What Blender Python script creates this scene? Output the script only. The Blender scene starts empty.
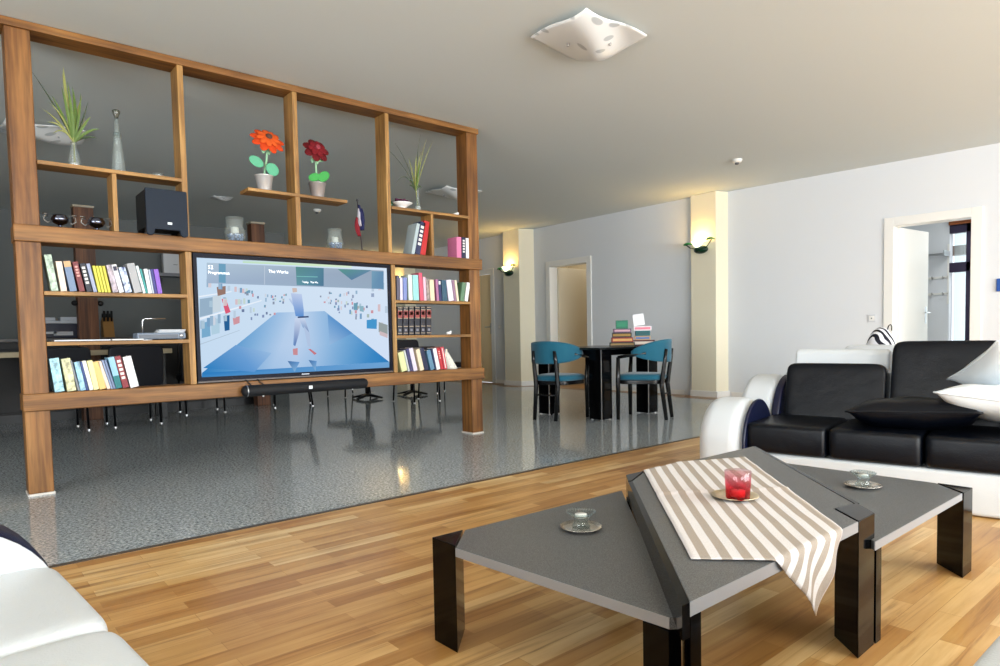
import bpy, bmesh, math, random
from mathutils import Vector, Matrix
R = math.radians
PI = math.pi
sc = bpy.context.scene
COL = sc.collection

# ------------------------------------------------------------------ camera
CAM_F, CAM_YAW, CAM_PITCH, CAM_ROLL, CAM_CY = 656.53, 0.86915, -0.04884, -0.0201, 368.33
def make_camera():
    f = Vector((math.cos(CAM_YAW)*math.cos(CAM_PITCH), math.sin(CAM_YAW)*math.cos(CAM_PITCH), math.sin(CAM_PITCH)))
    r = f.cross(Vector((0, 0, 1))).normalized()
    u = r.cross(f)
    r2 = math.cos(CAM_ROLL)*r + math.sin(CAM_ROLL)*u
    u2 = -math.sin(CAM_ROLL)*r + math.cos(CAM_ROLL)*u
    cd = bpy.data.cameras.new('camera')
    cd.sensor_width = 36.0
    cd.lens = CAM_F*36.0/1000.0
    cd.shift_y = (CAM_CY-333.0)/1000.0
    cd.clip_start = 0.02
    co = bpy.data.objects.new('camera', cd)
    COL.objects.link(co)
    m = Matrix((r2, u2, -f)).transposed().to_4x4()
    m.translation = Vector((0, 0, 0.88))
    co.matrix_world = m
    sc.camera = co
make_camera()

# ------------------------------------------------------------------ view, world, daylight
sc.view_settings.view_transform = 'Standard'
sc.view_settings.look = 'None'
sc.view_settings.gamma = 1.0
sc.view_settings.use_curve_mapping = False
sc.view_settings.exposure = 0.0
sc.cycles.use_denoising = True
sc.cycles.max_bounces = 10
sc.cycles.diffuse_bounces = 6
sc.cycles.glossy_bounces = 4
sc.cycles.transmission_bounces = 8
sc.cycles.sample_clamp_indirect = 6.0
sc.cycles.caustics_refractive = False
sc.cycles.caustics_reflective = False
world = bpy.data.worlds.new('sky')
sc.world = world
world.use_nodes = True
bg = world.node_tree.nodes['Background']
bg.inputs['Color'].default_value = (0.86, 0.93, 1.0, 1)
bg.inputs['Strength'].default_value = 1.6

def area(name, loc, rot, sx, sy, power, color=(1, 1, 1), spread=180):
    l = bpy.data.lights.new(name, 'AREA')
    l.shape = 'RECTANGLE'; l.size = sx; l.size_y = sy; l.energy = power; l.color = color
    l.spread = R(spread)
    o = bpy.data.objects.new(name, l); COL.objects.link(o)
    o.location = loc; o.rotation_euler = rot
    return o
FRONT_Y = -4.2
FRONT_WINDOWS = [(-1.6, 1.0), (1.5, 4.1), (4.6, 7.2)]
DAY = (0.91, 0.965, 1.0)
for i, (a, b) in enumerate(FRONT_WINDOWS):
    area('daylight_window', ((a+b)/2, FRONT_Y-0.02, 1.4), (R(90), 0, 0), b-a-0.1, 1.9, (275, 275, 275)[i], DAY)
LEFT_WINDOW = (-1.6, 2.2)
area('daylight_left_window', (-4.2, 0.3, 1.4), (R(90), 0, R(-90)), 3.7, 1.9, 250, DAY)
area('hall_fill_light', (9.5, 2.0, 2.68), (0, 0, 0), 1.0, 1.0, 22, (1.0, 0.98, 0.95))  # added fill light to brighten the hall, not a real fixture
area('corridor_fill_light', (8.8, 7.9, 2.7), (0, 0, 0), 0.5, 0.5, 12, (1.0, 0.95, 0.86))  # added warm fill so the corridor does not go dark, no fixture
area('daylight_hall_window', (10.72, 2.3, 1.2), (R(90), 0, R(90)), 0.95, 2.0, 26, DAY)

# ------------------------------------------------------------------ materials
def lin(c):
    def f(v):
        v = v/255.0
        return v/12.92 if v <= 0.04045 else ((v+0.055)/1.055)**2.4
    return tuple(f(v) for v in c[:3])+(1.0,)
_M = {}
def pm(name, rgb, rough=0.5, metal=0.0, coat=0.0, trans=0.0, ior=1.45, emit=None, estr=1.0, sheen=0.0, alpha=1.0):
    if name in _M: return _M[name]
    m = bpy.data.materials.new(name); m.use_nodes = True
    b = m.node_tree.nodes['Principled BSDF']
    b.inputs['Base Color'].default_value = lin(rgb)
    b.inputs['Roughness'].default_value = rough
    b.inputs['Metallic'].default_value = metal
    b.inputs['Coat Weight'].default_value = coat
    b.inputs['Transmission Weight'].default_value = trans
    b.inputs['IOR'].default_value = ior
    b.inputs['Sheen Weight'].default_value = sheen
    b.inputs['Alpha'].default_value = alpha
    if emit is not None:
        b.inputs['Emission Color'].default_value = lin(emit); b.inputs['Emission Strength'].default_value = estr
    _M[name] = m
    return m
class NT:
    def __init__(s, m): s.t = m.node_tree; s.b = s.t.nodes['Principled BSDF']
    def n(s, kind, **kw):
        x = s.t.nodes.new(kind)
        for k, v in kw.items():
            if k in x.inputs: x.inputs[k].default_value = v
            else: setattr(x, k, v)
        return x
    def l(s, a, b): s.t.links.new(a, b)
    def coord(s, kind='Object', scale=(1, 1, 1), rot=(0, 0, 0)):
        c = s.n('ShaderNodeTexCoord'); mp = s.n('ShaderNodeMapping')
        mp.inputs['Scale'].default_value = scale; mp.inputs['Rotation'].default_value = rot
        s.l(c.outputs[kind], mp.inputs['Vector']); return mp.outputs['Vector']
    def ramp(s, fac, stops, interp='LINEAR'):
        r = s.n('ShaderNodeValToRGB'); r.color_ramp.interpolation = interp
        e = r.color_ramp.elements
        while len(e) < len(stops): e.new(0.5)
        for i, (p, c) in enumerate(stops): e[i].position = p; e[i].color = lin(c)
        s.l(fac, r.inputs['Fac']); return r.outputs['Color']
    def mix(s, f, a, b, mode='MIX'):
        x = s.n('ShaderNodeMix', data_type='RGBA', blend_type=mode)
        for k, v in ((0, f), (6, a), (7, b)):
            if hasattr(v, 'links'): s.l(v, x.inputs[k])
            else: x.inputs[k].default_value = v
        return x.outputs[2]
    def base(s, c): s.l(c, s.b.inputs['Base Color'])
    def bump(s, h, strength=0.1, dist=0.01):
        x = s.n('ShaderNodeBump', Strength=strength, Distance=dist); s.l(h, x.inputs['Height']); s.l(x.outputs['Normal'], s.b.inputs['Normal'])

def wood_mat(name, axis, dark, mid, light, rough=0.5, grain=14, off=0.0):
    m = pm(name, mid, rough); k = NT(m)
    s1 = [grain, grain, grain]; s1[axis] = 0.9
    s2 = [grain*5, grain*5, grain*5]; s2[axis] = 2.2
    n1 = k.n('ShaderNodeTexNoise', Scale=1.0, Detail=4.0, Roughness=0.6, Distortion=0.6)
    v = k.coord('Object', s1); k.l(v, n1.inputs['Vector'])
    n2 = k.n('ShaderNodeTexNoise', Scale=1.0, Detail=3.0, Roughness=0.6)
    k.l(k.coord('Object', s2), n2.inputs['Vector'])
    n3 = k.n('ShaderNodeTexNoise', Scale=3.1, Detail=2.0); k.l(k.coord('Object'), n3.inputs['Vector'])
    c = k.ramp(n1.outputs['Fac'], [(0.3, dark), (0.5, mid), (0.72, light)])
    c2 = k.ramp(n2.outputs['Fac'], [(0.35, (150, 140, 130)), (0.62, (255, 255, 255))])
    c3 = k.ramp(n3.outputs['Fac'], [(0.25, (196, 180, 170)), (0.6, (255, 255, 255))])
    k.base(k.mix(0.55, k.mix(0.7, c, c2, 'MULTIPLY'), c3, 'MULTIPLY'))
    k.bump(n2.outputs['Fac'], 0.12, 0.004)
    return m
OAK_X = wood_mat('oak_along_x', 0, (112, 71, 28), (144, 97, 44), (164, 117, 62), 0.5, 9)
OAK_Z = wood_mat('oak_along_z', 2, (112, 70, 29), (142, 94, 44), (160, 112, 60), 0.5, 7)
OAK_EDGE_X = wood_mat('light_oak_along_x', 0, (146, 104, 52), (172, 128, 70), (188, 146, 88), 0.5, 10)
OAK_EDGE_Z = wood_mat('light_oak_along_z', 2, (152, 108, 54), (180, 136, 76), (196, 154, 94), 0.5, 10)
DARK_OAK_Z = wood_mat('brown_timber_along_z', 2, (70, 40, 20), (110, 66, 36), (130, 84, 50))

def floor_wood():
    m = pm('laminate_boards', (190, 140, 84), 0.32); k = NT(m)
    v = k.coord('Object')
    br = k.n('ShaderNodeTexBrick', offset=0.37, offset_frequency=2, squash=1.0)
    br.inputs['Color1'].default_value = (0, 0, 0, 1); br.inputs['Color2'].default_value = (1, 1, 1, 1)
    br.inputs['Mortar'].default_value = (0.1, 0.1, 0.1, 1)
    br.inputs['Scale'].default_value = 1.0; br.inputs['Mortar Size'].default_value = 0.0008
    br.inputs['Brick Width'].default_value = 0.58; br.inputs['Row Height'].default_value = 0.066; br.inputs['Bias'].default_value = 0.0
    k.l(v, br.inputs['Vector'])
    br2 = k.n('ShaderNodeTexBrick', offset=0.5, offset_frequency=2)
    br2.inputs['Color1'].default_value = (0, 0, 0, 1); br2.inputs['Color2'].default_value = (1, 1, 1, 1)
    br2.inputs['Mortar'].default_value = (0.5, 0.5, 0.5, 1)
    br2.inputs['Scale'].default_value = 1.0; br2.inputs['Mortar Size'].default_value = 0.0; br2.inputs['Brick Width'].default_value = 1.41; br2.inputs['Row Height'].default_value = 0.198
    k.l(v, br2.inputs['Vector'])
    n1 = k.n('ShaderNodeTexNoise', Scale=1.0, Detail=5.0, Roughness=0.62, Distortion=0.8); k.l(k.coord('Object', (1.3, 26, 1)), n1.inputs['Vector'])
    n2 = k.n('ShaderNodeTexNoise', Scale=1.0, Detail=2.0); k.l(k.coord('Object', (2.2, 7, 1)), n2.inputs['Vector'])
    tone = k.ramp(br.outputs['Color'], [(0.0, (190, 144, 82)), (0.35, (210, 166, 104)), (0.7, (226, 186, 124)), (1.0, (240, 212, 158))])
    tone = k.mix(0.22, tone, br2.outputs['Color'], 'SOFT_LIGHT')
    g = k.ramp(n1.outputs['Fac'], [(0.28, (170, 140, 110)), (0.45, (236, 222, 204)), (0.7, (255, 255, 255))])
    c = k.mix(0.85, tone, g, 'MULTIPLY')
    h = k.ramp(n2.outputs['Fac'], [(0.3, (205, 185, 160)), (0.6, (255, 255, 255))])
    k.base(k.mix(0.5, c, h, 'MULTIPLY'))
    k.b.inputs['Specular IOR Level'].default_value = 0.45
    return m
def granite():
    m = pm('polished_granite', (122, 124, 124), 0.07); k = NT(m)
    v = k.coord('Object')
    vo = k.n('ShaderNodeTexVoronoi', Scale=150.0); k.l(v, vo.inputs['Vector'])
    n = k.n('ShaderNodeTexNoise', Scale=70.0, Detail=3.0, Roughness=0.7); k.l(v, n.inputs['Vector'])
    n2 = k.n('ShaderNodeTexNoise', Scale=260.0, Detail=2.0); k.l(v, n2.inputs['Vector'])
    c = k.ramp(n.outputs['Fac'], [(0.36, (52, 56, 60)), (0.46, (146, 154, 160)), (0.54, (190, 198, 202)), (0.64, (236, 240, 242))])
    c2 = k.ramp(vo.outputs['Color'], [(0.1, (108, 116, 120)), (0.6, (172, 180, 184)), (0.95, (212, 218, 220))])
    c = k.mix(0.4, c, c2)
    br = k.n('ShaderNodeTexBrick', offset=0.0)
    br.inputs['Color1'].default_value = (1, 1, 1, 1); br.inputs['Color2'].default_value = (0.97, 0.97, 0.97, 1)
    br.inputs['Mortar'].default_value = (0.8, 0.8, 0.8, 1); br.inputs['Scale'].default_value = 1.0
    br.inputs['Mortar Size'].default_value = 0.002; br.inputs['Brick Width'].default_value = 0.4; br.inputs['Row Height'].default_value = 0.4
    k.l(v, br.inputs['Vector'])
    k.base(k.mix(1.0, c, br.outputs['Color'], 'MULTIPLY'))
    k.b.inputs['Specular IOR Level'].default_value = 1.0
    return m
WOODFLOOR = floor_wood(); GRANITE = granite()
def plaster(name, rgb, amt=0.05):
    m = pm(name, rgb, 0.85); k = NT(m)
    n = k.n('ShaderNodeTexNoise', Scale=60.0, Detail=4.0); k.l(k.coord('Object'), n.inputs['Vector'])
    k.bump(n.outputs['Fac'], amt, 0.004)
    return m
WALL = plaster('white_wall_paint', (222, 225, 229)); CEIL = plaster('ceiling_paint', (211, 217, 216))
BACKWALL = plaster('darkened_grey_wall_paint', (112, 116, 116)); CREAM = plaster('cream_pillar_paint', (238, 230, 206)); BEIGE = plaster('beige_wall_paint', (226, 212, 182))  # BACKWALL: grey wall, with the back room's dimness put into its colour
WHITE = pm('white_lacquer', (235, 234, 230), 0.35)
BORDER = pm('tan_floor_border', (150, 112, 72), 0.3)
METAL = pm('brushed_metal', (190, 190, 192), 0.3, 1.0)
CHROME = pm('chrome', (225, 225, 228), 0.08, 1.0)
BLACKGLOSS = pm('black_gloss_lacquer', (5, 5, 6), 0.09)
BLACKGLOSS.node_tree.nodes['Principled BSDF'].inputs['Specular IOR Level'].default_value = 0.16
BLACK = pm('black_plastic', (14, 14, 16), 0.4)
def thin_glass(name, tint, grad=None, frost=0.0, haze='ShaderNodeBsdfTranslucent'):
    """thin walled glass: see-through with a Fresnel reflection"""
    m = bpy.data.materials.new(name); m.use_nodes = True; t = m.node_tree
    t.nodes.remove(t.nodes['Principled BSDF'])
    tr = t.nodes.new('ShaderNodeBsdfTransparent'); gl = t.nodes.new('ShaderNodeBsdfGlossy'); df = t.nodes.new(haze)
    gl.inputs['Roughness'].default_value = 0.03
    lw = t.nodes.new('ShaderNodeLayerWeight'); lw.inputs['Blend'].default_value = 0.5
    pw = t.nodes.new('ShaderNodeMath'); pw.operation = 'POWER'; pw.inputs[1].default_value = 4.0; t.links.new(lw.outputs['Facing'], pw.inputs[0])
    fr = t.nodes.new('ShaderNodeMath'); fr.operation = 'MULTIPLY_ADD'; fr.inputs[1].default_value = 0.5; fr.inputs[2].default_value = 0.04; t.links.new(pw.outputs[0], fr.inputs[0])
    m1 = t.nodes.new('ShaderNodeMixShader'); m2 = t.nodes.new('ShaderNodeMixShader')
    m1.inputs[0].default_value = frost
    t.links.new(tr.outputs[0], m1.inputs[1]); t.links.new(df.outputs[0], m1.inputs[2])
    t.links.new(fr.outputs[0], m2.inputs[0]); t.links.new(m1.outputs[0], m2.inputs[1]); t.links.new(gl.outputs[0], m2.inputs[2])
    t.links.new(m2.outputs[0], t.nodes['Material Output'].inputs['Surface'])
    tr.inputs['Color'].default_value = lin(tint); df.inputs['Color'].default_value = lin(tint)
    if grad:
        c = t.nodes.new('ShaderNodeTexCoord'); sx = t.nodes.new('ShaderNodeSeparateXYZ'); mr = t.nodes.new('ShaderNodeMapRange'); r = t.nodes.new('ShaderNodeValToRGB')
        t.links.new(c.outputs['Object'], sx.inputs[0]); t.links.new(sx.outputs['Z'], mr.inputs['Value']); mr.inputs['From Max'].default_value = grad[0]
        t.links.new(mr.outputs[0], r.inputs['Fac'])
        e = r.color_ramp.elements
        while len(e) < len(grad[1]): e.new(0.5)
        for i, (p, cc) in enumerate(grad[1]): e[i].position = p; e[i].color = lin(cc)
        t.links.new(r.outputs[0], tr.inputs['Color']); t.links.new(r.outputs[0], df.inputs['Color'])
    return m
GLASS = thin_glass('clear_glass', (236, 242, 242), None, 0.10)
JARGLASS = thin_glass('grey_clear_glass', (226, 232, 230), None, 0.15, 'ShaderNodeBsdfDiffuse')
TEAL = pm('teal_upholstery', (2, 88, 112), 0.8, 0, 0, 0, 1.45, None, 1, 0.3)
def leather(name, rgb, rough):
    m = pm(name, rgb, rough); k = NT(m)
    n = k.n('ShaderNodeTexVoronoi', Scale=260.0); k.l(k.coord('Object'), n.inputs['Vector'])
    n2 = k.n('ShaderNodeTexNoise', Scale=9.0, Detail=3.0); k.l(k.coord('Object'), n2.inputs['Vector'])
    mx = k.n('ShaderNodeMath', operation='MULTIPLY_ADD'); mx.inputs[1].default_value = 0.12
    k.l(n.outputs['Distance'], mx.inputs[0]); k.l(n2.outputs['Fac'], mx.inputs[2])
    k.bump(mx.outputs[0], 0.22, 0.02)
    return m
WLEATHER = leather('white_leather', (210, 215, 219), 0.4); BLEATHER = leather('black_leather', (5, 8, 16), 0.33); BLEATHER.node_tree.nodes['Principled BSDF'].inputs['Specular IOR Level'].default_value = 0.3; NAVYTRIM = leather('navy_leather', (8, 12, 46), 0.4)

# ------------------------------------------------------------------ mesh building
class MB:
    def __init__(s): s.v = []; s.f = []
    def add(s, vs, fs, M=None):
        o = len(s.v)
        for p in vs:
            p = Vector(p); s.v.append(M @ p if M is not None else p)
        for f in fs: s.f.append(tuple(i+o for i in f))
        return s
    def box(s, x0, x1, y0, y1, z0, z1, M=None):
        return s.add([(x0,y0,z0),(x1,y0,z0),(x1,y1,z0),(x0,y1,z0),(x0,y0,z1),(x1,y0,z1),(x1,y1,z1),(x0,y1,z1)],
                     [(3,2,1,0),(4,5,6,7),(0,1,5,4),(1,2,6,5),(2,3,7,6),(3,0,4,7)], M)
    def prism(s, poly, lo, hi, axis='z', M=None):
        """poly CCW in the plane (x,y) for z, (y,z) for x, (x,z) for y"""
        n = len(poly)
        def P(p, h): return (p[0],p[1],h) if axis == 'z' else ((h,p[0],p[1]) if axis == 'x' else (p[0],h,p[1]))
        vs = [P(p, lo) for p in poly]+[P(p, hi) for p in poly]
        fs = [tuple(range(n-1,-1,-1)), tuple(range(n,2*n))]+[(i,(i+1)%n,n+(i+1)%n,n+i) for i in range(n)]
        if axis == 'y': fs = [tuple(reversed(f)) for f in fs]
        return s.add(vs, fs, M)
    def tube(s, pts, r, seg=10, M=None, flat=None, closed_ends=True):
        pts = [Vector(p) for p in pts]; n = len(pts)
        rs = r if isinstance(r, (list, tuple)) else [r]*n
        vs = []; ref = None
        for i, p in enumerate(pts):
            t = (pts[min(i+1,n-1)]-pts[max(i-1,0)]).normalized()
            if ref is None:
                ref = Vector((0,0,1)) if abs(t.z) < 0.9 else Vector((1,0,0))
            a = (ref-t*ref.dot(t)).normalized(); ref = a; b = t.cross(a)
            for k in range(seg):
                an = 2*PI*k/seg
                vs.append(p+a*(rs[i]*math.cos(an)*(flat or 1))+b*(rs[i]*math.sin(an)))
        fs = []
        for i in range(n-1):
            for k in range(seg):
                k2 = (k+1) % seg
                fs.append((i*seg+k, i*seg+k2, (i+1)*seg+k2, (i+1)*seg+k))
        if closed_ends: fs += [tuple(range(seg-1,-1,-1)), tuple((n-1)*seg+k for k in range(seg))]
        return s.add(vs, fs, M)
    def lathe(s, prof, c=(0,0,0), seg=24, M=None, sx=1, sy=1):
        vs = []; n = len(prof)
        for (r, z) in prof:
            for k in range(seg):
                a = 2*PI*k/seg; vs.append((c[0]+max(r,1e-5)*math.cos(a)*sx, c[1]+max(r,1e-5)*math.sin(a)*sy, c[2]+z))
        fs = [(i*seg+k, i*seg+(k+1)%seg, (i+1)*seg+(k+1)%seg, (i+1)*seg+k) for i in range(n-1) for k in range(seg)]
        fs += [tuple(range(seg-1,-1,-1)), tuple((n-1)*seg+k for k in range(seg))]
        return s.add(vs, fs, M)
    def ellipsoid(s, c, rx, ry, rz, seg=16, rings=8, M=None, p=1.0):
        prof = []
        vs = []; fs = []
        for i in range(rings+1):
            th = -PI/2+PI*i/rings
            for k in range(seg):
                a = 2*PI*k/seg
                def e(v): return math.copysign(abs(v)**p, v)
                ct = max(abs(math.cos(th)), 1e-4)
                vs.append((c[0]+rx*e(math.cos(a))*ct**p, c[1]+ry*e(math.sin(a))*ct**p, c[2]+rz*e(math.sin(th))))
        for i in range(rings):
            for k in range(seg):
                fs.append((i*seg+k, i*seg+(k+1)%seg, (i+1)*seg+(k+1)%seg, (i+1)*seg+k))
        fs += [tuple(range(seg-1,-1,-1)), tuple(rings*seg+k for k in range(seg))]
        return s.add(vs, fs, M)
    def sheet(s, fn, nu, nv, M=None):
        vs = [fn(i/nu, j/nv) for j in range(nv+1) for i in range(nu+1)]
        fs = [(j*(nu+1)+i, j*(nu+1)+i+1, (j+1)*(nu+1)+i+1, (j+1)*(nu+1)+i) for j in range(nv) for i in range(nu)]
        return s.add(vs, fs, M)
    def build(s, name, mat, parent=None, origin=(0,0,0), smooth=False, bevel=0.0, seg=2, solid=0.0, sub=0, angle=35, rotz=0.0):
        me = bpy.data.meshes.new(name)
        o = Vector(origin)
        me.from_pydata([tuple(Vector(p)-o) for p in s.v], [], s.f); me.update()
        if not solid:
            b_ = bmesh.new(); b_.from_mesh(me); bmesh.ops.recalc_face_normals(b_, faces=b_.faces); b_.to_mesh(me); b_.free()
        mats = mat if isinstance(mat, (list, tuple)) else [mat]
        for m in mats: me.materials.append(m)
        ob = bpy.data.objects.new(name, me); COL.objects.link(ob)
        ob.location = o
        if rotz: ob.rotation_euler.z = rotz
        if parent is not None: ob.parent = parent
        if solid:
            md = ob.modifiers.new('solid', 'SOLIDIFY'); md.thickness = solid; md.offset = 0
        if bevel:
            md = ob.modifiers.new('bevel', 'BEVEL'); md.width = bevel; md.segments = seg; md.limit_method = 'ANGLE'; md.angle_limit = R(angle)
        if sub:
            md = ob.modifiers.new('sub', 'SUBSURF'); md.levels = sub; md.render_levels = sub
        if smooth or bevel:
            for p in me.polygons: p.use_smooth = True
            if not smooth:
                md = ob.modifiers.new('wn', 'WEIGHTED_NORMAL'); md.keep_sharp = True
        return ob
def tag(o, label, cat, group=None, kind=None):
    o['label'] = label; o['category'] = cat
    if group: o['group'] = group
    if kind: o['kind'] = kind
    return o
def thing(name, label, cat, loc=(0,0,0), rotz=0.0, group=None):
    o = bpy.data.objects.new(name, None); COL.objects.link(o)
    o.empty_display_size = 0.1
    o.location = loc; o.rotation_euler = (0,0,rotz)
    return tag(o, label, cat, group)
def struct(o): o['kind'] = 'structure'; return o
def copy_tree(o, parent=None):
    c = o.copy(); COL.objects.link(c)
    if parent is not None: c.parent = parent
    for ch in list(o.children): copy_tree(ch, c)
    return c
def at(rotz, loc=(0,0,0)): return Matrix.Translation(loc) @ Matrix.Rotation(rotz, 4, 'Z')

# ------------------------------------------------------------------ room shell
H = 2.735
struct(MB().box(-4.2, 8.75, FRONT_Y-0.2, 3.12, -0.12, 0.0).build('floor_wood', WOODFLOOR))
struct(MB().box(-4.2, 8.75, 3.12, 13.6, -0.12, 0.0).build('floor_granite', GRANITE))
struct(MB().box(-4.2, 8.2, 3.108, 3.132, -0.01, 0.004).build('trim_1', pm('dark_joint_strip', (70, 62, 54), 0.4)))
struct(MB().box(-4.4, 12.4, FRONT_Y-0.3, 13.6, H, H+0.15).build('ceiling', CEIL))
w = MB(); la, lb = LEFT_WINDOW
w.box(-4.3, -4.15, FRONT_Y-0.2, la, 0, H).box(-4.3, -4.15, lb, 13.5, 0, H).box(-4.3, -4.15, la, lb, 0, 0.42).box(-4.3, -4.15, la, lb, 2.38, H)
struct(w.build('wall_left', WALL))
fr = MB()
for yy in (la, (la+lb)/2-0.03, lb-0.06): fr.box(-4.17, -4.11, yy, yy+0.06, 0.42, 2.38)
fr.box(-4.17, -4.11, la, lb, 0.42, 0.48).box(-4.17, -4.11, la, lb, 2.32, 2.38)
struct(fr.build('window_5', WHITE, bevel=0.006))
w = MB()
w.box(-4.2, 8.75, FRONT_Y-0.15, FRONT_Y, 0, 0.42).box(-4.2, 8.75, FRONT_Y-0.15, FRONT_Y, 2.38, H)
xs = [-4.2]+[v for p in FRONT_WINDOWS for v in p]+[8.75]
for i in range(0, len(xs), 2): w.box(xs[i], xs[i+1], FRONT_Y-0.15, FRONT_Y, 0.42, 2.38)
struct(w.build('wall_front', WALL))
for i, (a, b) in enumerate(FRONT_WINDOWS):
    fr = MB(); y0, y1 = FRONT_Y-0.01, FRONT_Y+0.04
    for xx in (a, (a+b)/2-0.03, b-0.06): fr.box(xx, xx+0.06, y0, y1, 0.42, 2.38)
    fr.box(a, b, y0, y1, 0.42, 0.48).box(a, b, y0, y1, 2.32, 2.38)
    struct(fr.build('window_%d' % (i+1), WHITE, bevel=0.006))
# kitchen wall and the far end wall
struct(MB().box(-4.2, 4.6, 11.2, 11.4, 0, H).box(4.4, 4.6, 11.4, 13.4, 0, H).build('wall_back', BACKWALL))
struct(MB().box(4.4, 8.4, 13.2, 13.4, 0, H).build('wall_far', WALL))
# right side: three wall runs kinked at the pillars
struct(MB().box(7.90, 8.06, 12.8, 13.3, 0, H).box(7.90, 8.06, 9.0, 9.55, 0, H).box(7.90, 8.06, 10.45, 12.9, 0, H).box(7.90, 8.06, 9.55, 10.45, 2.07, H).build('wall_right_far', WALL))
struct(MB().box(7.95, 8.11, 8.04, 9.0, 0, H).box(7.95, 8.11, 4.8, 7.18, 0, H).box(7.95, 8.11, 7.18, 8.04, 2.05, H).build('wall_right_middle', WALL))
A0 = Vector((8.03, 4.80, 0)); A1 = Vector((8.26, 1.86, 0)); wd = (A1-A0).normalized()
WANG = math.atan2(wd.y, wd.x)
MW = at(WANG, A0)       # local x runs along the wall away from the pillar, local +y into the next room
w = MB(); L0, L1, LH = 1.997, 2.735, 2.035
w.box(-0.05, L0, 0, 0.16, 0, H, MW).box(L1, 7.4, 0, 0.16, 0, H, MW).box(L0, L1, 0, 0.16, LH, H, MW)
struct(w.build('wall_right', WALL))
def pillar(poly, name='pillar'):
    p = MB().prism(poly, 0, H).build(name, CREAM, bevel=0.006); return struct(p)
PIL2 = [(7.97,5.25),(7.858,5.205),(7.845,4.815),(8.05,4.745),(8.06,5.25)]
PIL1 = [(7.97,9.08),(7.69,8.955),(7.68,8.52),(7.97,8.42),(8.0,9.08)]
PIL3 = [(7.92,12.80),(7.69,12.68),(7.69,12.25),(7.92,12.13)]
for p in (PIL2, PIL1, PIL3): pillar(p)
def off(poly, d):
    c = Vector((sum(p[0] for p in poly)/len(poly), sum(p[1] for p in poly)/len(poly)))
    return [tuple(Vector(p)+(Vector(p)-c).normalized()*d) for p in poly]
for i, p in enumerate((PIL2, PIL1, PIL3)):
    struct(MB().prism(off(p, 0.022), 0, 0.085).build('baseboard_pillar', WHITE, bevel=0.004))
b = MB(); b.box(7.935, 7.96, 5.38, 7.10, 0, 0.07).box(7.935, 7.96, 8.12, 8.45, 0, 0.07); struct(b.build('baseboard_middle', WHITE))
b = MB(); b.box(0.1, L0-0.09, -0.015, 0.02, 0, 0.07, MW).box(L1+0.09, 7.2, -0.015, 0.02, 0, 0.07, MW); struct(b.build('baseboard_right', WHITE))
b = MB(); b.box(7.885, 7.91, 9.06, 9.46, 0, 0.07).box(7.885, 7.91, 10.54, 12.15, 0, 0.07); struct(b.build('baseboard_far', WHITE))
b = MB(); b.prism([(7.95,5.3),(7.95,8.5),(7.9,9.0),(7.9,13.2),(7.62,13.2),(7.62,9.0),(7.45,8.9),(7.45,8.45),(7.74,8.3),(7.74,5.45),(7.62,5.3),(7.62,4.75),(7.8,4.55),(8.0,3.13),(8.15,3.13),(8.05,4.8)], 0.0005, 0.003)
struct(b.build('trim_2', BORDER))
# door frames: built in the wall's own axes (x along the wall, y into the wall)
def door_frame(name, M, x0, x1, h, depth=0.17, wdt=0.085):
    f = MB()
    for s in (-1, 1):
        f.box(x0-wdt, x1+wdt, 0, 0, 0, 0) if False else None
    f.box(x0-wdt, x0+0.012, -0.018, depth, 0, h+wdt, M).box(x1-0.012, x1+wdt, -0.018, depth, 0, h+wdt, M).box(x0+0.012, x1-0.012, -0.018, depth, h-0.012, h+wdt, M)
    return struct(f.build(name, WHITE, bevel=0.004))
door_frame('trim_3', MW, L0, L1, LH)
MM = Matrix.Translation((7.95, 8.04, 0)) @ Matrix.Rotation(-PI/2, 4, 'Z')   # x along -Y, y along +X
door_frame('trim_4', MM, 0.0, 0.86, 2.05)
ML = Matrix.Translation((7.90, 10.45, 0)) @ Matrix.Rotation(-PI/2, 4, 'Z')
door_frame('trim_5', ML, 0.0, 0.90, 2.07, 0.1)
def door_leaf(name, loc, ang, width, h, color, handle_side=1, faces=(-1, 1)):
    """leaf hinged at local x=0, running along local +x"""
    d = MB().box(0, width, -0.02, 0.02, 0.008, h).build(name, color, bevel=0.003)
    d.location = loc; d.rotation_euler.z = ang; struct(d)
    for s in faces:
        hx = width-0.06
        hb = MB()
        hb.box(hx-0.02, hx+0.02, s*0.02-0.003, s*0.02+0.003, 0.93, 1.13)
        hb.tube([(hx, s*0.02, 1.06), (hx, s*0.065, 1.06), (hx-0.02, s*0.07, 1.06), (hx-0.12, s*0.07, 1.06)], 0.009, 8)
        ob = hb.build('door_handle', METAL, d, bevel=0.002)
    return d
DOORWHITE = pm('white_door', (232, 230, 224), 0.4); DOORBEIGE = pm('beige_door', (214, 196, 160), 0.45)
# closed beige door at the far left, half open beige door in the middle, open white door on the right
door_leaf('door_1', ML @ Vector((0.012, 0.05, 0)), -PI/2, 0.876, 2.05, pm('tan_door', (240, 214, 166), 0.45), faces=(-1,))
door_leaf('door_2', MM @ Vector((0.03, 0.16, 0)), R(-2), 0.80, 2.03, pm('pale_beige_door', (216, 206, 184), 0.45), faces=(1, -1))
door_leaf('door_3', MW @ Vector((L0+0.015, 0.15, 0)), WANG+R(80), 0.72, 2.02, DOORWHITE)
# small corridor behind the middle door
struct(MB().box(9.5, 9.6, 6.6, 9.2, 0, H).box(8.11, 9.5, 9.1, 9.2, 0, H).box(8.11, 9.5, 6.6, 6.7, 0, H).build('wall_corridor', BEIGE))
struct(MB().box(8.0, 9.6, 6.6, 9.2, -0.12, 0.001).build('floor_corridor', pm('corridor_floor', (170, 130, 84), 0.4)))
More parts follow.
